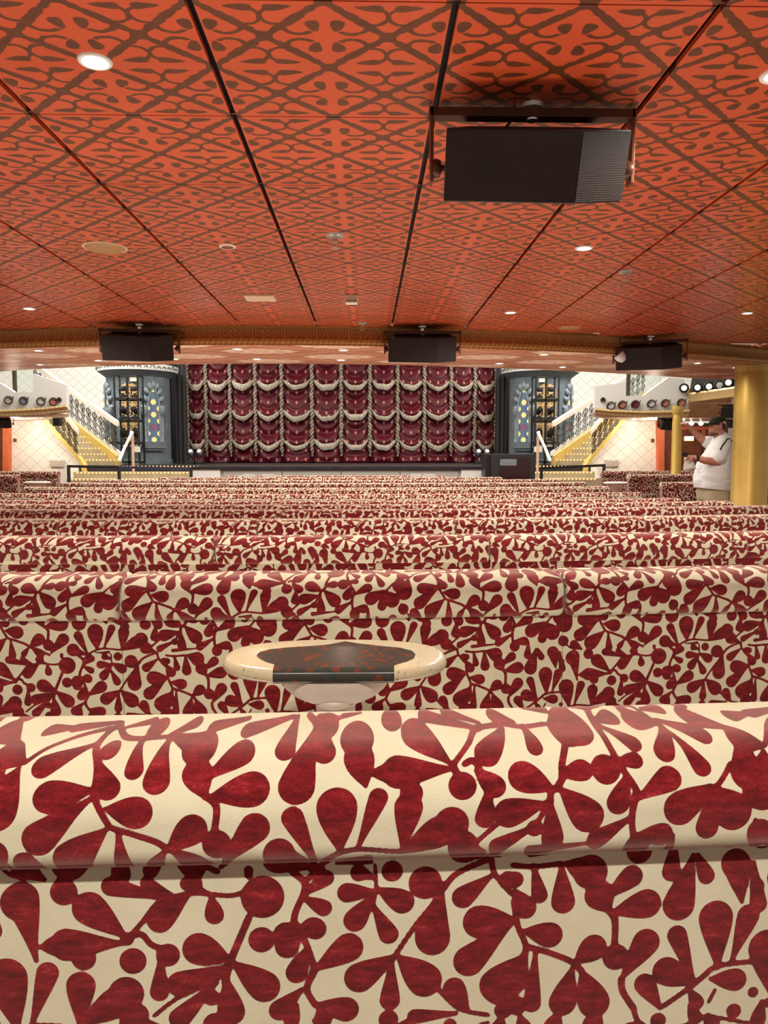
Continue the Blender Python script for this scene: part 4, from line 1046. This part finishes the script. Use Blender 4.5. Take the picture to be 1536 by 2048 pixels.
# ------------------------------------------------------------------ balconies
def spot(c, label, group, lens_m, parent=None, yaw=0.0, r=.078):
    t = thing('parapet_spotlight', label, 'spotlight', c, group=group)
    R = Matrix.Rotation(PI/2+.25, 3, 'X'); R = Matrix.Rotation(yaw, 3, 'Z') @ R
    mb = MB(); mb.lathe([(r*.75, -.14), (r, -.03), (r*1.05, .03), (r*.84, .035), (r*.80, .0)], n=20, rot=R); mb.build('housing', M['iron'], t, True, True)
    mb = MB(); mb.lathe([(0, .012), (r*.82, .008)], n=20, rot=R); mb.build('lens', lens_m, t, True, True)
    mb = MB(); mb.tube([(-r*.8, .02, -r*.9), (-r*1.1, 0, 0), (-r*1.1, .0, .02), (r*1.1, 0, .02), (r*1.2, 0, r*.9)], .012, 6); mb.build('yoke', M['iron'], t, True, True)
LN = [plain('pale_lens', (.55, .50, .46), .15), plain('blue_grey_lens', (.22, .26, .33), .15), plain('silver_lens', (.62, .70, .72), .12), plain('rose_lens', (.55, .22, .17), .15), plain('plum_lens', (.22, .03, .09), .15)]
YB = 15.0
def balcony(side, poly, gold, back, lights):
    ymax = YB+2.4
    t = thing('balcony_box', 'white balcony parapet with gilded cornice and round spotlights, %s side' % side, 'balcony', W(poly[0][0], poly[0][1], YB), group='side balconies')
    mb = MB(); mb.prism([W(x, y, YB) for x, y in poly], (0, .14, 0)); mb.build('parapet', M['white'], t)
    top, bot = gold; P = []; uv = []; s_ = 0; last = None
    for (x, y), (x2, y2) in zip(top, bot):
        a, b = W(x, y, YB-.03), W(x2, y2, YB-.03)
        if last is not None: s_ += (a-last).length
        last = a; h = a.z-b.z
        P.append([a+Vector((0, -.05, 0)), a+Vector((0, -.07, -h*.3)), b+Vector((0, 0, h*.35)), b+Vector((0, 0, h*.1)), b, b+Vector((0, .25, 0))]); uv += [(s_, .1, 0), (s_, .08, 0), (s_, .04, 0), (s_, .03, 0), (s_, .015, 0), (s_, 0, 0)]
    mb = MB(); mb.grid(P); mb.uv['fuv'] = uv; mb.build('gilded_cornice', M['pale_cornice'], t)
    mb = MB(); a = [W(x, y, YB-.03) for x, y in bot]; zz = min(p.z for p in a)+.004
    mb.prism([Vector((p.x, YB+.02, zz)) for p in a]+[Vector((a[-1].x-(1.9 if side == 'left' else 0), ymax, zz)), Vector((a[0].x+(1.9 if side == 'right' else 0), ymax, zz))], (0, 0, .06)); mb.build('underside', M['pinkish'], t)
    for px, py, li, w in lights: spot(W(px, py, YB-.06), 'round spotlight on the %s balcony parapet, %s' % (side, w), 'balcony parapet spotlights', LN[li], yaw=.35 if side == 'left' else -.35)
balcony('left', [(-60, 745), (0, 766), (28, 784), (66, 785), (66, 747), (133, 770), (133, 813), (90, 815), (40, 820), (-60, 822)],
        ([(-60, 822), (0, 820), (40, 818), (90, 815), (135, 810)], [(-60, 834), (0, 832), (40, 831), (90, 828), (136, 823)]), 17.4,
        [(17, 800, 0, 'leftmost with a pale lens'), (47, 801, 1, 'second with a blue grey lens'), (82, 802, 2, 'third with a silver lens'), (107, 803, 3, 'nearest its corner with a rose lens')])
balcony('right', [(1190, 773), (1252, 764), (1252, 792), (1287, 791), (1337, 755), (1368, 758), (1377, 792), (1377, 819), (1285, 822), (1190, 816)],
        ([(1188, 817), (1220, 820), (1285, 822), (1330, 821), (1377, 819)], [(1189, 827), (1222, 831), (1285, 835), (1330, 835), (1377, 833)]), 17.4,
        [(1222, 811, 2, 'leftmost, half dark with a white lens'), (1245, 809, 3, 'second with a rose lens'), (1271, 808, 4, 'third with a plum lens'), (1303, 807, 2, 'fourth with a silver lens'), (1331, 806, 3, 'fifth with a dusty rose lens'), (1363, 805, 3, 'rightmost with a brown rose lens')])
for px, py, sd in ((118, 800, 'left'), (1206, 800, 'right')):
    c = W(px, py, YB-.02); t = thing('connector_box', 'small black connector box on the %s balcony parapet' % sd, 'socket', c); mb = MB(); mb.box((0, 0, 0), (.09, .04, .055)); mb.box((0, 0, .035), (.05, .03, .03)); mb.build('housing', M['black'], t, False, True)
# frames seen through the balcony openings
for sd, x0, x1, y0, y1 in (('left', 25, 33, 735, 784), ('right', 1254, 1259, 745, 792)):
    a, b = W(x0, y0, 15.6), W(x1, y1, 15.6); mb = MB(); mb.box(((a.x+b.x)/2, 15.6, (a.z+b.z)/2), (abs(b.x-a.x), .06, abs(a.z-b.z)+.3)); o = mb.build('door_frame', M['iron']); tag(o, 'dark upright frame rising behind the %s balcony parapet opening' % sd, 'frame')
    a, b = (W(66, 735, 16), W(35, 785, 16)) if sd == 'left' else (W(1262, 735, 16), W(1320, 792, 16)); mb = MB(); mb.box(((a.x+b.x)/2, 16, (a.z+b.z)/2), (abs(b.x-a.x), .02, abs(a.z-b.z)+.5)); o = mb.build('glass_screen', M['glass']); tag(o, 'clear glass screen behind the %s balcony opening' % sd, 'glass')
# little lamps under the balconies
for k, (px, py) in enumerate([(55, 839), (62, 837), (67, 835), (74, 833), (83, 830)]):
    c = W(px, py, 15.4); zz = W(0, 832, YB-.03).z-.002
    c.z = zz; mb = MB(); mb.lathe([(0, -.02), (.03, -.018), (.036, .004)], c=c, n=14); tag(mb.build('underside_lamp', M['lens_small'], smooth=True), 'tiny lit lamp in the row under the left balcony, %s from the left' % ['first', 'second', 'third', 'fourth', 'fifth'][k], 'ceiling light', 'row of lamps under the left balcony')
for k, (px, py) in enumerate([(1268, 838), (1288, 842), (1346, 836), (1366, 838)]):
    c = W(px, py, 15.5); c.z = W(0, 835, YB-.03).z-.002; mb = MB(); mb.lathe([(0, -.022), (.035, -.02), (.045, .008)], c=c, n=14); tag(mb.build('underside_lamp', M['lens_small'], smooth=True), 'tiny lit lamp under the right balcony, %s' % ['first from its left end', 'second from its left end', 'left of the thin gold column', 'right of the thin gold column'][k], 'ceiling light', 'lamps under the right balcony')
for s, nm, ex in ((-1, 'left', -7.4), (1, 'right', 6.1)):
    l = bpy.data.lights.new('lamp', 'POINT'); l.energy = 40; l.color = (1, .85, .65); l.shadow_soft_size = .15; o = bpy.data.objects.new('lamp', l); o.location = (ex, 15.9, 1.86); COL.objects.link(o)
# side tier on the right: gilded edge, stage lights above, brown bulkhead beneath
a = W(1377, 795, 15.0); b = W(1476, 782, 13.4); c = W(1545, 768, 11.9)
t = thing('side_tier', 'upper right side tier edge with pale gilded cornice and brown underside', 'balcony', a)
P = []; uv = []; s_ = 0; last = None
for p in (a, b, c):
    if last is not None: s_ += (p-last).length
    last = p
    P.append([p+Vector((0, 0, .09)), p+Vector((-.04, 0, .05)), p+Vector((0, 0, -.03)), p+Vector((.02, 0, -.09)), p+Vector((.4, 0, -.10))]); uv += [(s_, .1, 0), (s_, .07, 0), (s_, .03, 0), (s_, .0, 0), (s_, -.1, 0)]
mb = MB(); mb.grid(P); mb.uv['fuv'] = uv; mb.build('gilded_cornice', M['pale_cornice'], t)
z2 = W(0, 834, 15.25).z; mb = MB(); mb.box((a.x+1.6, 15.30, (a.z-.1+z2)/2+.15), (3.3, .06, a.z-.1-z2+.3)); mb.build('bulkhead', M['bulkhead'], t)
mb = MB(); mb.box((a.x+1.6, 16.2, z2+.03), (3.3, 1.8, .05)); mb.build('underside', M['pinkish'], t)
mb = MB(); mb.grid([[Vector((p.x+.03, p.y, p.z-.09)), Vector((p.x+1.4, p.y, p.z-.09)), Vector((p.x+3.0, p.y+.1, p.z-.09))] for p in (a, b, c)]); mb.build('upper_underside', M['bulkhead'], t)
mb = MB(); mb.grid([[p+Vector((.10, .2, .08)), p+Vector((.16, .2, .55))] for p in (a, b, c)]); mb.build('dark_parapet', M['black'], t)
for k, (px, py, bright) in enumerate([(1374, 776, 1), (1401, 775, 1), (1424, 773, 1), (1445, 770, 0), (1463, 765, 1)]):
    y = 14.9-.28*k; q = W(px, py, y); q.x -= .06
    w = ['beside the white parapet corner', 'second along the rail', 'third along the rail', 'fourth, unlit', 'fifth, near the gold column'][k]
    tt = thing('stage_light', 'stage light on the dark right tier rail, %s' % w, 'stage light', q, group='stage lights along the right tier')
    R = Matrix.Rotation(-.35, 3, 'Z') @ Matrix.Rotation(PI/2+.1, 3, 'X')
    mb = MB(); mb.lathe([(.06, -.22), (.09, -.1), (.092, .02), (.075, .025)], n=18, rot=R); mb.build('housing', M['black'], tt, True, True)
    mb = MB(); mb.lathe([(0, .03), (.055, .026)], n=16, rot=R); mb.build('lens', LN[2] if not bright else glow('pale_stage_lens', (1, 1, .95), .55), tt, True, True)

# right lower wall: white lattice, pilaster, doors with a lit sign, white wall
mb = MB(); mb.prism([W(1452, 840, 17.2), W(1600, 840, 17.2), W(1600, 985, 17.2), W(1452, 985, 17.2)], (0, .1, 0)); tag(mb.build('wall_right', M['white']), kind='structure')
mb = MB(); mb.prism([W(1332, 846, 17.0), W(1456, 846, 17.0), W(1456, 985, 17.0), W(1332, 985, 17.0)], (0, .1, 0)); tag(mb.build('wall_right_wood', M['wood']), kind='structure')
d = MB()
for x0, x1 in ((1366, 1404), (1406, 1444)): d.prism([W(x0, 862, 16.96), W(x1, 862, 16.96), W(x1, 985, 16.96), W(x0, 985, 16.96)], (0, .04, 0))
tag(d.build('door_1', M['wood'], bevel=.004), kind='structure')
d = MB()
for q in ([(1362, 853), (1448, 853), (1448, 860), (1362, 860)], [(1404.4, 860), (1411, 860), (1411, 890), (1404.4, 890)]): d.prism([W(x, y, 16.93) for x, y in q], (0, .03, 0))
tag(d.build('trim_door', M['orange']), kind='structure')
t = thing('exit_sign', 'small lit yellow and white sign on the wooden doors at right', 'sign', W(1382, 877, 16.9))
mb = MB(); mb.prism([W(x, y, 16.9) for x, y in ((1369, 872.5), (1388, 872.5), (1388, 882), (1369, 882))], (0, .05, 0)); mb.build('housing', M['white'], t)
mb = MB(); mb.prism([W(x, y, 16.885) for x, y in ((1370, 878), (1387, 878), (1387, 881.5), (1370, 881.5))], (0, .01, 0)); mb.build('yellow_panel', M['exit'], t)
mb = MB(); mb.prism([W(x, y, 16.885) for x, y in ((1370, 873), (1387, 873), (1387, 877.5), (1370, 877.5))], (0, .01, 0)); mb.build('white_panel', M['exit_white'], t)
mb = MB(); mb.prism([W(-60, 838, 17.0), W(6, 838, 17.0), W(6, 985, 17.0), W(-60, 985, 17.0)], (0, .1, 0)); tag(mb.build('wall_left_wood', M['wood']), kind='structure')
# globe lamps near the doors
for k, (px, py) in enumerate([(1383, 842), (1402, 842)]):
    c = W(px, py, 15.7); c.z = z2-.10; t = thing('globe_lamp', 'white glowing globe lamp under the right tier, %s of the pair' % ('left' if k == 0 else 'right'), 'lamp', c, group='pair of globe lamps')
    mb = MB(); mb.ball((0, 0, 0), (.05, .05, .045), 16, 10); mb.build('globe', M['lens_small'], t, True, True)
    mb = MB(); mb.lathe([(.018, .04), (.022, .07), (.03, .085), (.03, .10)], n=14); mb.build('neck', M['white'], t, True, True)
# more loudspeakers under the balconies
loudspeaker(1462, 795, -.25, 'black loudspeaker under the right tier just left of the big gold column', sc=.85, mount=Vector((W(1466, 800, 13.9).x, 13.9, W(1377, 795, 15.0).z-.092)), drop=.12, tilt=.25, wid=.52)
loudspeaker(1336, 838, .35, 'dark loudspeaker under the right balcony, left of the thin gold column', sc=.8, mount=W(1336, 835, 15.2), drop=.02, tilt=.3, wid=.5)
loudspeaker(1463, 842, .35, 'dark loudspeaker behind the cap wearing man', sc=.6, mount=Vector((W(1462, 838, 15.7).x, 15.7, z2)), drop=.02, tilt=.3, wid=.36)
loudspeaker(8, 838, .2, 'dark loudspeaker under the left balcony before the orange pilaster', sc=.7, mount=Vector((W(8, 838, 15.4).x, 15.4, W(0, 832, YB-.03).z)), drop=.02, tilt=.3, wid=.42)
c = W(115, 836, 15.7); t = thing('loudspeaker', 'small black loudspeaker box at the top of the left stair railing', 'loudspeaker', c); mb = MB(); mb.box((0, 0, -.07), (.15, .14, .19)); mb.build('cabinet', M['black'], t, False, True, .008); mb = MB(); mb.tube([(0, 0, .0), (0, 0, .10)], .015, 8); mb.build('bracket', M['iron'], t, True, True)

# columns
yc = 9.05; xc = W(1501, 900, yc).x; rc = .205
t = thing('column', 'thick smooth gold column rising to the copper soffit', 'column', (xc, yc, 0))
mb = MB(); mb.lathe([(rc*1.12, 0), (rc*1.12, .12), (rc, .15), (rc, SOF-.06)], c=(xc, yc, 0), n=56); mb.build('shaft', M['gold'], t, True)
mb = MB(); mb.lathe([(rc*1.02, SOF-.07), (rc*1.04, SOF-.03), (rc*1.04, SOF-.001)], c=(xc, yc, 0), n=56); mb.build('collar', M['gold_trim'], t, True)
yc2 = 13.5; xc2 = W(1353, 900, yc2).x; zc2 = W(0, 832, YB-.03).z
t = thing('column', 'thin gold column under the right balcony corner', 'column', (xc2, yc2, 0))
mb = MB(); mb.lathe([(.12, 0), (.12, .1), (.088, .14), (.086, 1.9), (.07, 2.02)], c=(xc2, yc2, 0), n=32); mb.build('shaft', M['gold'], t, True)
mb = MB(); mb.lathe([(.07, 1.99), (.10, 2.04), (.10, zc2+.12)], c=(xc2, yc2, 0), n=32); mb.build('capital', M['gold_trim'], t, True)

# ------------------------------------------------------------------ stone tables
def small_table(x, y, zt, label, r=.23, group='stone tables along the aisles'):
    t = thing('pedestal_table', label, 'table', (x, y, 0), group=group)
    mb = MB(); mb.lathe([(0, zt), (r*.9, zt), (r, zt-.012), (r*.98, zt-.03), (r*.5, zt-.035)], n=32, sy=.8); mb.build('top', M['ivory'], t, True, True)
    mb = MB(); mb.lathe([(r*.62, zt-.036), (r*.55, zt-.09), (r*.38, zt-.14), (r*.22, zt-.18), (.05, zt-.3), (.05, .05), (.17, .03), (.17, 0)], n=28); mb.build('pedestal', M['ivory'], t, True, True)
c = W(1232, 964, 13.6); small_table(c.x, 13.6, c.z, 'pale round pedestal table at the left end of the right block banquettes')
c = W(75, 963, 13.6); small_table(c.x, 13.6, c.z, 'pale round pedestal table at the end of the left block banquettes')
c = W(1357, 967, 13.15); small_table(c.x, 13.15, c.z, 'upper pale table ringed against the thin gold column', .17)
c = W(1352, 981, 11.7); small_table(c.x, 11.7, c.z, 'lower pale table just before the thin gold column', .20)
c = W(1444, 985, 11.35); small_table(c.x, 11.35, c.z, 'pale table between the man and the big gold column', .16)
# the oval table right behind the nearest row
yt = 1.34; ct = W(671, 1322, yt); zt = W(671, 1281, yt+.105).z+.003; zf = floor_z(yt); ax, ay, th = .202, .112, .026
t = thing('stone_table', 'oval cream stone table with a dark inlaid marble top on an ivory bowl pedestal', 'table', (ct.x, yt, zf))
HT = zt-zf; CUT = -.102
def outline(k=0.0, n=96):
    o = []
    for i in range(n):
        a = 2*PI*i/n; ca, sa = math.cos(a), math.sin(a); e = 2/2.35
        x = (ax-k)*math.copysign(abs(ca)**e, ca); y = (ay-k)*math.copysign(abs(sa)**e, sa)
        o.append((x, max(y, CUT+k)))
    return o
mb = MB(); rings = []
for j in range(9):
    a = PI/2-PI*j/8; k = th/2*(1-math.cos(a)); rings.append([(x, y, HT-th/2+th/2*math.sin(a)) for x, y in outline(k)])
n = len(rings[0]); vs = [p for r in rings for p in r]; fs = [(i*n+q, i*n+(q+1) % n, (i+1)*n+(q+1) % n, (i+1)*n+q) for i in range(8) for q in range(n)]
fs += [tuple(range(n)), tuple(8*n+q for q in range(n-1, -1, -1))]; mb.add(vs, fs); mb.build('stone_top', M['travertine'], t, True, True)
# inlay: broad lobes with a peak at the back, running out to the front edge
def iw(px, py): p = Wz(px, py, zt); return (p.x-ct.x, p.y-yt)
lobe = [(545, 1340), (549, 1329), (532, 1324), (517, 1316), (513, 1311), (520, 1304), (540, 1299), (580, 1295), (630, 1292), (660, 1289), (690, 1283), (722, 1288), (760, 1292), (800, 1296), (824, 1302), (831, 1309), (828, 1317), (815, 1323), (797, 1328), (789, 1331), (789, 1342)]
pts = [iw(x, y) for x, y in lobe]; x0, x1 = pts[0][0], pts[-1][0]
mb = MB(); e = .0006; up = [(x, y, HT+e) for x, y in pts]; up[0] = (x0, CUT+th/2, HT+e); up[-1] = (x1, CUT+th/2, HT+e)
mb.add(up, [tuple(range(len(up)))])
P = []
for j in range(11):
    a = PI/2-PI*j/10; P.append([(x, CUT+th/2-(th/2+e)*math.cos(a), HT-th/2+(th/2+e)*math.sin(a)) for x in np.linspace(x0, x1, 5)])
mb.grid(P); mb.build('marble_inlay', M['marble'], t, True, True)
mb = MB(); mb.lathe([(.060, .001), (.10, .0), (.10, .02), (.06, .04), (.040, .10), (.034, HT-.14), (.036, HT-.095), (.045, HT-.082), (.064, HT-.076), (.079, HT-.068), (.092, HT-.056), (.100, HT-.042), (.103, HT-th-.0005), (.02, HT-th-.0005)], n=56); mb.build('pedestal', M['ivory'], t, True, True)
mb = MB(); P = []
for i in range(25):
    u = -1.35+2.7*i/24; row = []
    for j in range(8):
        v = j/7; rr = .036*v*(1+.03*math.cos(u*18)); row.append((math.sin(u)*rr, -.054-.026*(1-v*v)-.028*max(0, math.cos(u))*v*.9, HT-.079+math.cos(u)*rr*.72))
    P.append(row)
mb.grid(P); mb.build('carved_shell', M['ivory'], t, True, True)
# ------------------------------------------------------------------ the man in the aisle
PY = 10.0
px0 = W(1427, 903, PY).x
man = thing('person', 'man in white polo shirt, dark cap and khaki shorts, one arm raised, holding a paper', 'person', (px0, PY, 0), group=None)
def h(px, py, y=0.0): p = W(px, py, PY+y); return Vector((p.x-px0, y, p.z))
def limb(mb, pts, rs, n=14):
    """tapered rounded limb"""
    q = []; r = []
    for i in range(len(pts)-1):
        a, b = Vector(pts[i]), Vector(pts[i+1])
        for s in range(5): q.append(a.lerp(b, s/5)); r.append(rs[i]+(rs[i+1]-rs[i])*s/5)
    q.append(Vector(pts[-1])); r.append(rs[-1]); mb.tube(q, r, n); mb.ball(q[0], r[0], n, 8); mb.ball(q[-1], r[-1], n, 8)
    for p, rr in zip(pts[1:-1], rs[1:-1]): mb.ball(p, rr*.99, n, 8)
def fused(name, mb, mat, voxel, parent, smooth=6):
    o = mb.build(name, mat, parent, True, True)
    md = o.modifiers.new('fuse', 'REMESH'); md.mode = 'VOXEL'; md.voxel_size = voxel; md.use_smooth_shade = True
    m2 = o.modifiers.new('soft', 'SMOOTH'); m2.iterations = smooth; m2.factor = .5
    bpy.context.view_layer.update(); dg = bpy.context.evaluated_depsgraph_get()
    me = bpy.data.meshes.new_from_object(o.evaluated_get(dg)); o.modifiers.clear(); o.data = me
    me.materials.clear(); me.materials.append(mat); me.polygons.foreach_set('use_smooth', [True]*len(me.polygons)); me.name = name
    return o
NS, FS = -.17, .17              # near (camera) and far side
body = MB()
hc = h(1434, 853)               # head centre
body.ball(hc, (.098, .080, .118), 24, 16)
body.ball(hc+Vector((-.035, 0, -.055)), (.072, .062, .075), 18, 12)      # jaw
body.ball(hc+Vector((-.078, 0, -.105)), (.028, .030, .022), 12, 8)       # chin
body.ball(hc+Vector((-.098, 0, -.020)), (.022, .016, .026), 12, 8)       # nose
body.ball(hc+Vector((-.088, 0, .008)), (.014, .012, .030), 10, 8)
body.ball(hc+Vector((-.090, 0, -.063)), (.014, .026, .012), 12, 8)       # lips
body.ball(hc+Vector((-.070, 0, .030)), (.030, .060, .018), 12, 8)        # brow
for s in (-1, 1):
    body.ball(hc+Vector((-.050, s*.048, -.030)), (.034, .026, .030), 12, 8)  # cheek
    body.ball(hc+Vector((.018, s*.080, -.012)), (.020, .010, .034), 12, 8)   # ear
limb(body, [hc+Vector((.02, 0, -.06)), h(1441, 876)], [.070, .080])
limb(body, [h(1442, 884), h(1437, 915), h(1428, 950), h(1428, 978)], [.11, .165, .20, .18])
for s, y in ((-1, NS), (1, FS)):
    limb(body, [(.03, s*.10, .80), (.02, s*.11, .48), (.035, s*.115, .09)], [.115, .068, .045])
    limb(body, [(.04, s*.115, .06), (-.16, s*.14, .035)], [.045, .035])
limb(body, [h(1442, 890, NS*1.15), h(1436, 924, NS*1.5)], [.078, .060])
limb(body, [h(1436, 924, NS*1.5), h(1410, 921, NS*1.45), h(1389, 915, NS*1.2)], [.060, .048, .032])
limb(body, [h(1430, 888, FS*1.1), h(1408, 882, FS*1.3)], [.072, .054])
limb(body, [h(1408, 882, FS*1.3), h(1390, 866, FS*1.3), h(1381, 857, FS*1.3)], [.054, .042, .030])
def hand(mb, wrist, d, up, curl, side):
    """palm with four fingers of unequal length and a thumb leaving its side"""
    d = Vector(d).normalized(); up = Vector(up).normalized(); sd = d.cross(up).normalized()
    P = wrist+d*.045
    mb.ball(P, (.045, .040, .030), 12, 8); mb.ball(wrist+d*.075, (.030, .038, .030), 12, 8)
    for k, (o, L) in enumerate(((-.030, .058), (-.010, .070), (.010, .074), (.030, .066))):
        a = wrist+d*.085+sd*o; b = a+(d*math.cos(curl)-up*math.sin(curl))*L*.5; c = b+(d*math.cos(curl*2.1)-up*math.sin(curl*2.1))*L*.5
        limb(mb, [wrist+d*.04+sd*o*.8, a, b, c], [.013, .0105, .0095, .008], 8)
    a = wrist+d*.03-sd*.035*side; b = a+(d*.6-sd*.7*side-up*.2).normalized()*.035; c = b+(d*.9-up*.4).normalized()*.032
    limb(mb, [wrist+d*.02, a, b, c], [.016, .014, .012, .009], 8)
wn = h(1389, 915, NS*1.2); hand(body, wn, (-1, .25, .05), (0, -.5, .86), .75, 1)
wf = h(1381, 857, FS*1.3); hand(body, wf, (-.75, .0, .62), (.6, -.35, .7), .35, -1)
fused('body', body, M['skin'], .0065, man, 3)
# shirt
sh = MB()
limb(sh, [h(1444, 878), h(1445, 892), h(1441, 912), h(1432, 938), h(1428, 962), h(1428, 974)], [.10, .165, .215, .262, .268, .255], 24)
for y in (NS*.75, FS*.75): limb(sh, [h(1444, 889, y), h(1436, 915, y), h(1430, 950, y*.8), h(1429, 970, y*.8)], [.12, .17, .20, .19], 18)
limb(sh, [h(1446, 884, NS*.8), h(1444, 890, NS*1.15), h(1438, 912, NS*1.45), h(1437, 916, NS*1.48)], [.10, .105, .098, .096], 18)
limb(sh, [h(1442, 886, FS*.8), h(1430, 887, FS*1.15), h(1415, 884, FS*1.28)], [.10, .095, .085], 18)
m = Mat('white_polo_cotton', (.74, .75, .76), .85); e = m.noise(7, 4, .6, stretch=(1, 1, 2.2)); m.bump(e, .5, .03); m.set('Base Color', m.ramp(e, [(.3, (.74, .75, .76)), (.7, (.82, .82, .82))]))
so = fused('polo_shirt', sh, m.mat, .010, man, 10)
# flatten the hem: cut the lower edge
bm = bmesh.new(); bm.from_mesh(so.data); z0 = h(1428, 978).z
bmesh.ops.bisect_plane(bm, geom=bm.verts[:]+bm.edges[:]+bm.faces[:], plane_co=(0, 0, z0), plane_no=(.10, 0, 1), clear_inner=True); bm.to_mesh(so.data); bm.free()
sh = MB()
limb(sh, [h(1429, 968), h(1429, 984)], [.235, .225], 24)
for s in (-1, 1): limb(sh, [(.0, s*.10, .80), (.012, s*.115, .62), (.015, s*.12, .50)], [.165, .145, .135], 18)
m = Mat('khaki_shorts', (.50, .42, .27), .85); e = m.noise(9, 3); m.set('Base Color', m.ramp(e, [(.3, (.44, .37, .235)), (.7, (.55, .46, .31))])); m.bump(e, .3, .02)
fused('shorts', sh, m.mat, .011, man, 8)
# cap
cp = MB(); P = []
for i in range(9):
    th_ = PI/2*i/8; P.append([hc+Vector((.006+.112*math.cos(th_)*math.cos(2*PI*k/28), .094*math.cos(th_)*math.sin(2*PI*k/28), .044+.088*math.sin(th_)-(.012*math.cos(2*PI*k/28)+.012)*math.cos(th_)*-1)) for k in range(29)])
cp.grid(P); cap = cp.build('cap', plain('dark_cap_cloth', (.018, .022, .014), .9), man, True, True, fix=False)
br = MB(); P = []
for i in range(9):
    a = PI/2+PI*i/8; c, s = math.cos(a), math.sin(a)
    P.append([hc+Vector((.006+.110*c, .092*s, .046)), hc+Vector((-.01+.132*c, .090*s, .042)), hc+Vector((-.03+.150*c if c < -.2 else .0+.112*c, .080*s, .030-.01*abs(s)))])
br.grid(P); b_ = br.build('brim', plain('dark_brim_cloth', (.022, .022, .016), .9), cap, True, True)
sd = b_.modifiers.new('thick', 'SOLIDIFY'); sd.thickness = .006
bd = MB(); bd.ball(hc+Vector((-.062, 0, -.098)), (.052, .055, .036), 16, 10); bd.ball(hc+Vector((-.02, 0, -.098)), (.060, .0655, .026), 16, 10); bd.build('beard', plain('short_brown_beard', (.16, .075, .045), .9), man, True, True)
hr = MB(); hr.ball(hc+Vector((.040, 0, .0)), (.066, .079, .070), 18, 12); hr.build('hair', plain('dark_hair', (.035, .025, .018), .9), man, True, True)
ey = MB()
for s in (-1, 1): ey.ball(hc+Vector((-.084, s*.034, .008)), (.010, .014, .008), 10, 8)
ey.build('eyes', plain('dark_eyes', (.03, .02, .018), .3), man, True, True)
from mathutils.bvhtree import BVHTree
bv = BVHTree.FromPolygons([v.co[:] for v in so.data.vertices], [p.vertices[:] for p in so.data.polygons])
def on_shirt(px, py):
    q = h(px, py); hit = bv.ray_cast(Vector((q.x, -1.2, q.z)), Vector((0, 1, 0)))[0]
    return Vector((q.x, (hit.y-.004) if hit is not None else -.10, q.z))
st = MB(); st.tube([on_shirt(x, y) for x, y in ((1418, 900), (1423, 892), (1430, 884), (1436, 879), (1444, 877.5), (1451, 880), (1457, 886), (1461, 895), (1463, 906))], .010, 8); st.build('shoulder_strap', M['black'], man, True, True)
wt = MB(); a = h(1394, 916.5, NS*1.27); wt.lathe([(.042, -.014), (.044, 0), (.042, .014)], c=a, n=20, rot=Matrix.Rotation(PI/2-.05, 3, 'Y')); wt.box(a+Vector((.0, -.044, .01)), (.03, .014, .03)); wt.build('wristwatch', M['black'], man, True, True)
col_ = MB(); col_.lathe([(.090, -.03), (.098, -.012), (.092, .012), (.086, .018)], c=h(1442, 876), n=24, rot=Matrix.Rotation(-.35, 3, 'Y')); col_.build('collar', so.data.materials[0], man, True, True)
for s in (-1, 1):
    f = MB(); f.ball((-.04, s*.125, .055), (.155, .058, .05), 16, 10); f.build('shoe', M['black'], man, True, True)
# what he holds
c = man.location+h(1377, 921, NS*1.15); mb = MB(); P = []
for i in range(6):
    u = i/5; P.append([c+Vector((-.045+.075*u-.02*v+.10*v*u, .012*math.sin(u*5+v*2), .03-.17*v+.03*u)) for v in np.linspace(0, 1, 6)])
mb.grid(P); o = mb.build('paper', M['white'], smooth=True, fix=False); sd = o.modifiers.new('thick', 'SOLIDIFY'); sd.thickness = .003; tag(o, 'crumpled white paper in the near hand of the man in the cap', 'paper')
c = man.location+h(1370, 909, NS*1.15); mb = MB(); mb.box((0, 0, 0), (.085, .010, .055), rot=Matrix.Rotation(.4, 3, 'Y')); t = thing('phone', 'dark phone held in the near hand of the man in the cap', 'phone', c); mb.build('phone_body', M['black'], t, False, True, .004)
